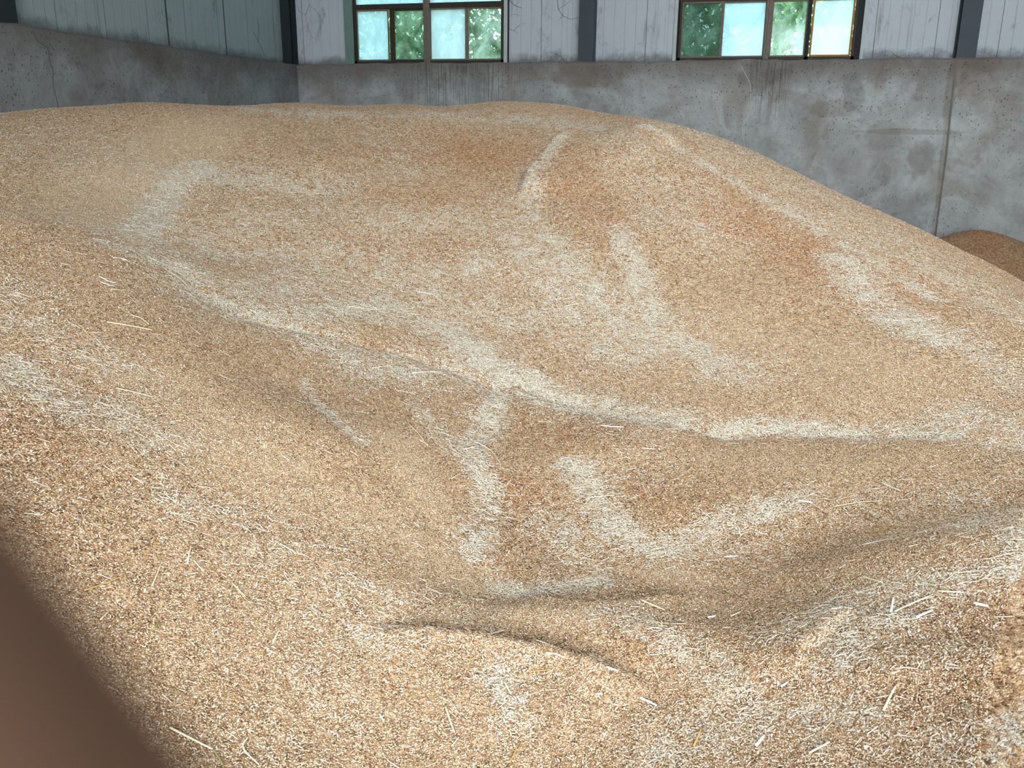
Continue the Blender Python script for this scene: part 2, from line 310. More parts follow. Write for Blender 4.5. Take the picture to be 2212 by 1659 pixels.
# ---------------------------------------------------------------- heap detail: creases, slips, husk drifts
_az = np.linspace(-1.25, 0.85, 500); _r = np.exp(np.linspace(math.log(0.9), math.log(13.5), 900))
_A, _R = np.meshgrid(_az, _r, indexing='ij'); _Z = tps(_R*np.sin(_A), _R*np.cos(_A)); _EL = (_Z-EYE[2])/_R
_CM = np.maximum.accumulate(_EL, axis=1)
def lay(px, py):                                # where the line of sight through (px,py) meets the heap
    v = ray(px, py); a = math.atan2(v[0], v[1]); el = v[2]/math.hypot(v[0], v[1])
    i = min(max(int(round((a-_az[0])/(_az[1]-_az[0]))), 0), len(_az)-1)
    j = int(np.searchsorted(_CM[i], el)); j = min(max(j, 1), len(_r)-1)
    if _CM[i, -1] < el: j = int(_EL[i].argmax())
    r = _r[j]; return np.array([r*math.sin(a), r*math.cos(a)])
def run(pts): return [lay(*p) for p in pts]
def seg_dist(x, y, P):
    """distance to polyline P and signed side (positive on the left of its direction)"""
    best = np.full(x.shape, 1e9, np.float32); sd = np.zeros(x.shape, np.float32); tt = np.zeros(x.shape, np.float32); n = len(P)-1
    for i in range(n):
        ax, ay = P[i]; bx, by = P[i+1]; dx, dy = bx-ax, by-ay; L2 = dx*dx+dy*dy+1e-9
        t = np.clip(((x-ax)*dx+(y-ay)*dy)/L2, 0, 1); d = np.hypot(x-ax-t*dx, y-ay-t*dy); m = d < best
        best = np.where(m, d, best); sd = np.where(m, np.sign((x-ax)*dy-(y-ay)*dx)*-1, sd); tt = np.where(m, (i+t)/n, tt)
    return best, sd, tt
def sst(v, a, b): t = np.clip((v-a)/(b-a), 0, 1); return t*t*(3-2*t)
# creases: where one slope runs into the foot of another (depth, half width)
CREASES = [([(0,432),(60,462),(130,495),(230,515),(320,540),(400,590),(460,650),(560,690),(680,715),(800,745),(920,775),(1010,805),(1080,840),(1170,860),(1240,885),(1330,905),(1450,920),(1580,934),(1800,941),(2000,945),(2212,957),(2450,975)], 0.035, 0.10),
 ([(640,840),(720,905),(790,965),(850,1040),(920,1110),(1000,1190),(1060,1260),(1100,1300)], 0.016, 0.10),
 ([(1540,1285),(1620,1240),(1720,1200),(1850,1170),(1960,1150),(2060,1105),(2140,1078),(2230,1060)], 0.02, 0.16)]
# slips: small scarps where grain has slid, steep side to the right of the direction of travel (height, face width, tail length)
SLIPS = [([(1065,825),(1120,845),(1180,864),(1250,888),(1330,908),(1450,922),(1560,934)], -0.030, 0.05, 0.25),
 ([(1580,934),(1700,938),(1850,942),(2000,946),(2212,957)], -0.020, 0.04, 0.2),
 ([(1090,1298),(1150,1314),(1220,1324),(1290,1330),(1370,1324),(1440,1308),(1520,1288)], -0.034, 0.05, 0.2),
 ([(760,1368),(860,1385),(960,1400),(1030,1408),(1100,1422),(1180,1434),(1260,1462),(1320,1490),(1390,1508)], -0.042, 0.07, 0.2),
 ([(1240,1432),(1300,1440),(1360,1478),(1400,1510)], -0.02, 0.04, 0.1),
 ([(0,425),(60,455),(120,485),(200,512)], -0.03, 0.16, 0.5),
 ([(1285,282),(1235,292),(1200,315),(1178,345),(1148,378),(1138,410),(1134,432)], 0.07, 0.10, 0.45),
 ([(1385,275),(1410,292),(1440,305),(1470,318)], -0.05, 0.12, 0.3),
 ([(1740,1480),(1700,1440),(1760,1390),(1800,1355),(1850,1330)], 0.02, 0.05, 0.2),
 ([(2100,700),(2160,640),(2212,640)], 0.0, 0.1, 0.2)]
CREASES = [(run(p), a, w) for p, a, w in CREASES]; SLIPS = [(run(p), h, w, l) for p, h, w, l in SLIPS]
# soft swells and hollows: (column, row, radius x, radius y in metres, height)
SWELLS = [(1990,1230,0.4,0.3,0.07),(1850,1420,0.28,0.14,0.035),(1750,1290,0.3,0.16,-0.03),(1150,1470,0.25,0.09,-0.02),(1400,1400,0.25,0.12,0.02),(1990,1400,0.3,0.1,-0.025),(560,1080,0.25,0.5,-0.02),(300,960,0.25,0.3,0.02),
 (950,1340,0.35,0.15,0.02),(2140,1420,0.3,0.15,0.03),(1150,1350,0.3,0.08,0.018),(600,330,1.2,0.5,0.03),(250,420,0.4,0.6,-0.06),(1330,340,0.5,0.7,0.07),(1800,1150,0.4,0.2,-0.05)]
SWELLS = [(lay(a, b), rx, ry, h) for a, b, rx, ry, h in SWELLS]
def vnoise(x, y, s, seed):                      # cheap smooth noise
    rs = np.random.RandomState(seed); out = 0
    for k in range(7):
        a = rs.rand()*6.283; f = s*(0.6+1.6*rs.rand()); out = out+np.sin((x*math.cos(a)+y*math.sin(a))*f+rs.rand()*6.28+1.3*np.sin((y*math.cos(a)-x*math.sin(a))*f*0.7+rs.rand()*6))
    return out/7
def detail(x, y):
    z = np.zeros(x.shape)
    w = 0.12*vnoise(x, y, 6, 3)
    for P, a, wd in CREASES:
        d, s, t = seg_dist(x, y, P); z = z - a*np.exp(-d/wd)*sst(t*(1-t)*4, 0, 0.12)
    for P, h, wd, L in SLIPS:
        if h == 0: continue
        sg = 1 if h > 0 else -1; hol = 0.2 if h > 0 else 0.55
        d, s, t = seg_dist(x, y, P); e = d*s*(1 if h > 0 else -1); end = sst(np.minimum(t, 1-t), 0, 0.22)
        f = sst(e, -wd, 0)*np.exp(-np.maximum(e, 0)/L) - hol*np.exp(-np.maximum(-e, 0)/(L*0.5))*(1-sst(e, -wd, 0))*1.0
        z = z + abs(h)*end*f*(1+0.5*w)
    for (cx, cy), rx, ry, h in SWELLS: z = z + h*np.exp(-((x-cx)/rx)**2-((y-cy)/ry)**2)
    r = np.hypot(x, y); near = np.clip(1.3-r/9, 0.25, 1)
    return z + near*(0.005*vnoise(x, y, 9, 5)+0.002*vnoise(x, y, 23, 6)+0.0008*vnoise(x, y, 60, 7)) + 0.012*vnoise(x, y, 2.5, 8)
# husk drifts: (points, half width in metres, weight)
DRIFTS = [([(305,505),(320,480),(340,450),(352,430),(372,405),(395,385),(440,362)],.16,1.1),([(400,390),(500,385),(600,400),(690,408)],.42,.62),([(560,395),(640,405),(680,412)],.2,.6),
 ([(300,518),(380,515),(450,525),(560,480),(700,470),(860,478),(1000,480),(1130,455)],.38,.5),([(320,550),(400,580),(450,645),(520,672),(620,692),(720,670),(850,665),(950,705),(1030,760)],.26,.8),
 ([(1000,745),(1060,790),(1110,815),(1170,848),(1230,868),(1330,890),(1430,908)],.17,1.25),([(430,545),(600,555),(700,540),(800,560),(950,580),(1080,560)],.32,.55),([(540,640),(700,600),(850,620),(1000,655),(1150,680),(1280,720),(1400,742)],.42,.55),
 ([(1150,530),(1220,600),(1280,660),(1330,710),(1380,745)],.42,.8),([(1340,500),(1360,560),(1390,620),(1410,680),(1450,735)],.14,.95),([(1215,310),(1175,352),(1148,385),(1138,420),(1150,470)],.15,.85),
 ([(1300,300),(1370,330),(1440,400),(1470,450),(1490,500)],.5,.42),([(1390,290),(1470,330),(1600,400),(1750,485),(1900,570),(2020,645)],.09,.8),([(1450,275),(1600,340),(1760,420),(1900,500),(2060,590),(2212,675)],.4,.42),
 ([(1700,445),(1820,500),(1960,565),(2080,625),(2212,700)],.1,.6),([(1810,560),(1850,600),(1880,645),(1930,680),(2030,735)],.17,.95),([(1480,745),(1560,795),(1600,800)],.22,.65),([(1580,925),(1660,915),(1760,928),(1860,936)],.10,1.3),([(1860,934),(1950,928),(2050,938)],.09,1.2),
 ([(2080,895),(2130,925),(2190,950)],.16,.8),([(2060,720),(2140,780),(2212,850)],.15,.5),([(700,735),(800,790),(900,798),(1000,795),(1070,820)],.26,.75),([(1080,850),(1060,900),(1035,950),(1010,975),(1035,1020),(1060,1070),(1050,1120),(1030,1150),(1020,1190)],.075,1.3),
 ([(900,880),(950,940),(1000,990)],.09,.8),([(655,830),(700,885),(740,920),(790,955)],.04,1.0),([(1235,1010),(1280,1060),(1310,1120),(1370,1175),(1440,1190),(1530,1140),(1610,1105),(1720,1080)],.10,1.25),([(1330,900),(1380,960),(1360,1020)],.2,.35),
 ([(1190,1120),(1250,1180),(1290,1240)],.12,.75),([(1080,1265),(1160,1275),(1240,1268),(1300,1262)],.06,1.2),([(1540,1210),(1640,1150),(1700,1090),(1900,1075),(2100,1070)],.13,.5),([(1310,1345),(1370,1375),(1440,1400),(1520,1450),(1590,1510),(1620,1560)],.075,.9),
 ([(1740,1370),(1800,1330),(1870,1320),(1900,1370),(1840,1420)],.13,1.0),([(1940,1310),(2050,1290),(2150,1260),(2212,1210)],.13,.9),([(1800,1460),(1900,1470),(1980,1460)],.12,.6),([(2140,1120),(2190,1190),(2212,1250)],.16,.8),
 ([(1480,1610),(1560,1580),(1660,1560),(1780,1570),(1880,1560)],.13,.8),([(2130,1610),(2212,1600)],.13,1.0),([(0,790),(70,840),(150,890),(240,900),(320,945)],.15,.95),([(0,640),(60,700),(150,735),(210,775)],.2,.6),([(0,900),(40,960),(60,1100)],.1,.35),
 ([(380,1065),(450,1100),(520,1125),(610,1160)],.17,.55),([(560,1180),(660,1210),(760,1290),(860,1340)],.2,.6),([(770,1365),(880,1385),(960,1400)],.08,.7),([(1040,1405),(1130,1440),(1220,1480)],.08,.4),([(560,236),(700,246),(850,247),(1000,250),(1120,258),(1220,268),(1280,285)],.28,.75),([(1060,1480),(1100,1530),(1120,1580)],.06,.9),
 ([(820,300),(860,330),(840,370)],.4,.4),([(0,300),(120,300),(180,360)],.6,.3),([(640,1440),(700,1500),(640,1600)],.12,.35),([(1700,1600),(1800,1640)],.15,.5),([(1290,1510),(1340,1560)],.1,.3)]
RUDDY = [([(800,320),(1000,330),(1180,345)],.8,1.0),([(1220,400),(1280,480),(1330,560)],.5,.9),([(1470,390),(1600,470),(1750,560),(1850,640)],.45,1.0),([(760,540),(900,545),(1000,545)],.3,.8),([(1120,880),(1200,940),(1280,920),(1380,960)],.3,.9),([(1110,1050),(1150,1120),(1140,1200)],.16,1.0),
 ([(1380,1050),(1450,1110),(1500,1090)],.2,.9),([(0,900),(40,1000),(60,1150)],.22,1.0),([(1120,700),(1220,770),(1300,800)],.2,.7),([(700,420),(1100,430)],.5,.7),([(1460,1010),(1560,1020)],.2,.5),([(1900,560),(2000,640),(2120,730)],.25,.7),([(1960,1400),(2060,1420)],.2,.9),([(1440,1400),(1640,1370)],.15,.5),([(720,760),(860,860)],.25,.5),([(0,1300),(150,1500),(300,1659)],.2,.5),([(2100,600),(2212,650)],.4,.6)]
PALE = [([(200,1500),(900,1450),(1700,1400)],.9,.5),([(1500,750),(1900,850),(2200,1000)],.9,.5),([(480,270),(330,330),(240,420),(230,490)],.5,1.0),([(450,260),(700,285)],.4,.6),([(860,960),(900,1030),(920,1080)],.14,1.0),([(350,830),(500,960),(700,1080),(900,1180),(1060,1260)],.26,.8),([(500,900),(600,1000)],.3,.6),([(1450,980),(1700,1000),(2000,1010)],.3,.6),([(1950,1140),(2080,1120),(2212,1130)],.2,1.0),([(1100,1340),(1250,1360)],.1,.9),([(1440,1240),(1500,1250)],.1,1.0),([(1550,700),(1800,780),(2000,860)],.6,.6),([(200,1150),(300,1250)],.3,.4),([(1060,225),(1180,232)],.8,.6)]
DRIFTS = [(run(p), w, k) for p, w, k in DRIFTS]; RUDDY = [(run(p), w, k) for p, w, k in RUDDY]; PALE = [(run(p), w, k) for p, w, k in PALE]
def field(x, y, strokes, cap=None):
    out = np.zeros(x.shape)
    for P, w, k in strokes:
        d, s, t = seg_dist(x, y, P); out = np.maximum(out, k*np.exp(-(d/w)**2)) if cap is None else out+k*np.exp(-(d/w)**2)
    return out

# ---------------------------------------------------------------- main heap mesh (a polar net, finest where one looks at it closely)
FINE = 10
az_f = np.radians(np.arange(-48, 22.001, 0.11)); az_c = np.radians(np.r_[np.arange(-180, -48, 2.0), ]); az_d = np.radians(np.arange(24, 180.1, 2.0))
AZ = np.r_[az_c, az_f, az_d]; RR = np.exp(np.linspace(math.log(1.45), math.log(12.5), 900)); RR = np.r_[np.linspace(0.02, 1.4, 12), RR, np.linspace(13, 17, 14)]
A_, R_ = np.meshgrid(AZ, RR, indexing='ij'); X = R_*np.sin(A_); Y = R_*np.cos(A_)
X = np.clip(X, -8.55, 9.0); Y = np.clip(Y, -5.5, 16.38)
xf, yf = X.ravel(), Y.ravel()
Z = np.empty(len(xf))
for i in range(0, len(xf), 100000): Z[i:i+100000] = tps(xf[i:i+100000], yf[i:i+100000])+detail(xf[i:i+100000], yf[i:i+100000])
HU = np.clip(field(xf, yf, DRIFTS), 0, 1.4); TO = 0.7*field(xf, yf, RUDDY)-field(xf, yf, PALE)
na, nr = A_.shape
i0 = (np.arange(na-1)[:, None]*nr+np.arange(nr-1)[None]).ravel()
F = np.stack([i0, i0+1, i0+nr+1, i0+nr], 1)
last = (na-1)*nr+np.arange(nr-1); F = np.r_[F, np.stack([last, last+1, np.arange(nr-1)+1, np.arange(nr-1)], 1)]
V = np.stack([xf, yf, np.maximum(Z, -0.15)], 1)
F = F[::1, ::-1]
heap = fast_mesh('grain_heap', V, F, M_GRAIN, smooth=True); fattr(heap, 'husk', HU); fattr(heap, 'tone', TO)
tag(heap, 'huge heap of harvested wheat grain with drifts of pale husk filling the store', 'grain heap', kind='stuff')
Zg = V[:, 2].reshape(A_.shape)
def sample(x, y):                               # height, husk and tone of the finished heap at (x, y)
    a = np.arctan2(x, y); r = np.hypot(x, y); ia = np.clip(np.searchsorted(AZ, a), 1, na-1); ir = np.clip(np.searchsorted(RR, r), 1, nr-1)
    ta = np.clip((a-AZ[ia-1])/(AZ[ia]-AZ[ia-1]), 0, 1); tr = np.clip((r-RR[ir-1])/(RR[ir]-RR[ir-1]), 0, 1)
    def g(G): return (G[ia-1, ir-1]*(1-ta)*(1-tr)+G[ia, ir-1]*ta*(1-tr)+G[ia-1, ir]*(1-ta)*tr+G[ia, ir]*ta*tr)
    return g(Zg), g(HU.reshape(A_.shape)), g(TO.reshape(A_.shape))
def frame_at(x, y, e=0.012):                    # local tangent axes
    z, h, t = sample(x, y); zx = sample(x+e, y)[0]; zy = sample(x, y+e)[0]
    tx = np.stack([np.full_like(x, e), np.zeros_like(x), zx-z], 1); ty = np.stack([np.zeros_like(x), np.full_like(x, e), zy-z], 1)
    tx /= np.linalg.norm(tx, axis=1)[:, None]; n = np.cross(tx, ty); n /= np.linalg.norm(n, axis=1)[:, None]; ty = np.cross(n, tx)
    return np.stack([x, y, z], 1), tx, ty, n, h, t
rs = np.random.RandomState(11)
def scatter(n, r0, r1, power):                  # random places in the seen sector, thinning with distance
    u = rs.rand(n); k = power+1
    r = (r0**k+u*(r1**k-r0**k))**(1/k) if abs(k) > 1e-6 else r0*(r1/r0)**u
    a = np.radians(-46.5+64.5*rs.rand(n)); return r*np.sin(a), r*np.cos(a), r

# second, smaller heap by the back wall on the right
gx, gy = np.meshgrid(np.linspace(2.2, 9.0, 150), np.linspace(9.5, 16.38, 150), indexing='ij')
def pile2(x, y):
    pk = on_plane_y(2122, 498, 14.6)
    d = np.hypot((x-pk[0])/1.0, (y-pk[1])/1.0); z = pk[2]-0.47*(np.sqrt(d*d+0.35**2)-0.35)
    d2 = np.hypot(x-7.0, y-15.5); z2 = 1.15-0.45*(np.sqrt(d2*d2+0.5**2)-0.5)
    return np.maximum(np.maximum(z, z2)+0.02*vnoise(x, y, 3, 21), -0.1)
V2 = np.stack([gx.ravel(), gy.ravel(), pile2(gx, gy).ravel()], 1); i0 = (np.arange(149)[:, None]*150+np.arange(149)[None]).ravel()
heap2 = fast_mesh('grain_heap', V2, np.stack([i0, i0+150, i0+151, i0+1], 1), M_GRAIN, smooth=True)
fattr(heap2, 'husk', np.zeros(len(V2))); fattr(heap2, 'tone', np.full(len(V2), 0.7))
tag(heap2, 'smaller brown mound of wheat against the back wall at the right edge', 'grain heap', kind='stuff')

def lie(r):                                     # kernels settle roughly along the run of the slide
    return np.where(r < 3.1, 1.22, -0.73)+rs.normal(0, 1, len(r))*np.where(np.abs(r-3.4) < 0.6, 1.3, 0.65)
# loose kernels on the nearer part of the heap
def patchy(x, y, h, nz): return np.clip(h*np.clip(1.5*nz-0.2, 0, 1.4), 0, 1)
def ragged(x, y): return 0.5+0.45*vnoise(x, y, 12, 31)+0.6*vnoise(x, y, 37, 32)+0.6*vnoise(x, y, 95, 33)
def kernels(n, r0, r1, power, size):
    x, y, r = scatter(n, r0, r1, power); keep = rs.rand(n) > 0.85*patchy(x, y, sample(x, y)[1], ragged(x, y)); x, y, r = x[keep], y[keep], r[keep]
    P, tx, ty, nn, h, t = frame_at(x, y); n = len(x)
    a = lie(r[:n]); tilt = rs.normal(0, 0.35, n)[:, None]
    u = tx*np.cos(a)[:, None]+ty*np.sin(a)[:, None]; w = np.cross(nn, u); u = u*np.cos(tilt)+nn*np.sin(tilt); k = np.cross(u, w)
    L = size*(0.85+0.3*rs.rand(n))[:, None]*0.5; Wd = L*0.5; P = P+nn*(rs.rand(n)[:, None]*0.0034-0.0002)
    Vv = np.stack([P+u*L, P-u*L, P+w*Wd, P-w*Wd, P+k*Wd*0.9, P-k*Wd*0.9], 1).reshape(-1, 3)
    b = (np.arange(n)*6)[:, None, None]; T = np.array([[0, 2, 4], [2, 1, 4], [1, 3, 4], [3, 0, 4], [2, 0, 5], [1, 2, 5], [3, 1, 5], [0, 3, 5]])[None]
    sh = np.clip(0.50+0.30*rs.normal(size=n)-0.22*np.clip(t, -1, 1)+0.0*h, 0, 1)
    return Vv, (b+T).reshape(-1, 3), np.repeat(sh, 6)
Vk, Fk, Sk = kernels(430000, 1.5, 4.6, -0.4, 0.0066)
Vq, Fq2, Sq = kernels(420000, 4.0, 10.8, 0.3, 0.0074); Fk = np.r_[Fk, Fq2+len(Vk)]; Vk = np.r_[Vk, Vq]; Sk = np.r_[Sk, Sq]; del Vq, Fq2
ker = fast_mesh('loose_wheat_kernels', Vk, Fk, M_KERNEL, smooth=True); fattr(ker, 'shade', Sk)
tag(ker, 'individual tan wheat kernels lying loose all over the surface of the heap', 'wheat', kind='stuff')
# husk flakes and short chaff
def flakes(n, r0, r1, power, L0, base, wide=1.0):
    x, y, r = scatter(n, r0, r1, power); _, h, t = sample(x, y)
    nz = ragged(x, y); pr = np.clip(base+0.9*h*np.clip(1.5*nz-0.2, 0, 1.4)+0.22*np.clip(nz-0.55, 0, 1), 0, 1); keep = rs.rand(n) < pr
    x, y, r = x[keep], y[keep], r[keep]; P, tx, ty, nn, h, t = frame_at(x, y); n = len(x)
    a = lie(r)+rs.normal(0, 0.4, n); u = tx*np.cos(a)[:, None]+ty*np.sin(a)[:, None]; w = np.cross(nn, u)
    tl = rs.normal(0, 0.22, n)[:, None]; u = u*np.cos(tl)+nn*np.sin(tl)
    L = (L0*(0.5+rs.rand(n)**2*1.6))[:, None]*(0.62+0.12*np.minimum(r, 5)[:, None]); Wd = wide*(0.0011+0.0008*rs.rand(n))[:, None]*(1+0.08*r[:, None]); P = P+nn*(0.0015+0.004*rs.rand(n)[:, None])
    c = nn*(L*0.12)
    Vv = np.stack([P-u*L-w*Wd*.5, P-u*L+w*Wd*.5, P-w*Wd+c, P+w*Wd+c, P+u*L-w*Wd*.5, P+u*L+w*Wd*.5], 1).reshape(-1, 3)
    b = (np.arange(n)*6)[:, None, None]; T = np.array([[0, 2, 3, 1], [2, 4, 5, 3]])[None]
    return Vv, (b+T).reshape(-1, 4), np.repeat(np.clip(0.55+0.25*rs.normal(size=n), 0, 1), 6)
Vc, Fc, Sc = flakes(760000, 1.5, 9.6, 0.25, 0.0035, 0.10)
Vq, Fq2, Sq = flakes(800000, 4.0, 10.0, 0.2, 0.0036, 0.03, 0.95); Fc = np.r_[Fc, Fq2+len(Vc)]; Vc = np.r_[Vc, Vq]; Sc = np.r_[Sc, Sq]; del Vq, Fq2
chf = fast_mesh('chaff', Vc, Fc, M_HUSK); fattr(chf, 'shade', Sc)
tag(chf, 'pale husk flakes and chaff drifted in streaks across the wheat', 'chaff', kind='stuff')
del Vk, Fk, Vc, Fc

# ---------------------------------------------------------------- straws
def straw_mesh(L, bend, rad, m, kink=0.0):
    b = MB(); pts = []
    for i in range(7):
        t = i/6-0.5; k = kink*max(0, t-0.1)*L
        pts.append((t*L, bend*L*(0.25-t*t)*1.5+k, 0.0))
    b.tube(pts, [rad*(1-0.15*abs(i/3-1)) for i in range(7)], 5, 0.7); return b
def put_straw(o, x, y, ang, lift=0.004, tilt=0.0):
    xx, yy = np.array([x]), np.array([y]); P, tx, ty, n, _, _ = frame_at(xx, yy, 0.04); P, tx, ty, n = P[0], tx[0], ty[0], n[0]
    u = tx*math.cos(ang)+ty*math.sin(ang); w = np.cross(n, u); u = u*math.cos(tilt)+n*math.sin(tilt); n = np.cross(u, w)
    p = P+n*lift; o.matrix_world = Matrix(((u[0], w[0], n[0], p[0]), (u[1], w[1], n[1], p[1]), (u[2], w[2], n[2], p[2]), (0, 0, 0, 1)))
def straw_from(pxs, rad, m, label, group=None):
    """a straw whose stem follows the given run over the heap surface"""
    q = run(pxs); b = MB(); pts = []
    for i in range(len(q)-1):
        for k in range(4 if i < len(q)-2 else 5):
            t = k/4; c = q[i]*(1-t)+q[i+1]*t; z = sample(np.array([c[0]]), np.array([c[1]]))[0][0]; pts.append(Vector((c[0], c[1], z+0.006)))
    for _ in range(2): pts = [pts[0]]+[pts[i]*0.5+(pts[i-1]+pts[i+1])*0.25 for i in range(1, len(pts)-1)]+[pts[-1]]
    n = len(pts); b.tube(pts, [rad*(1-0.35*i/n) for i in range(n)], 6)
    o = b.build('straw', m, loc=tuple(pts[n//2]), smooth=True); tag(o, label, 'straw', group); return o
P_, G_, W_, N_ = M_STRAW
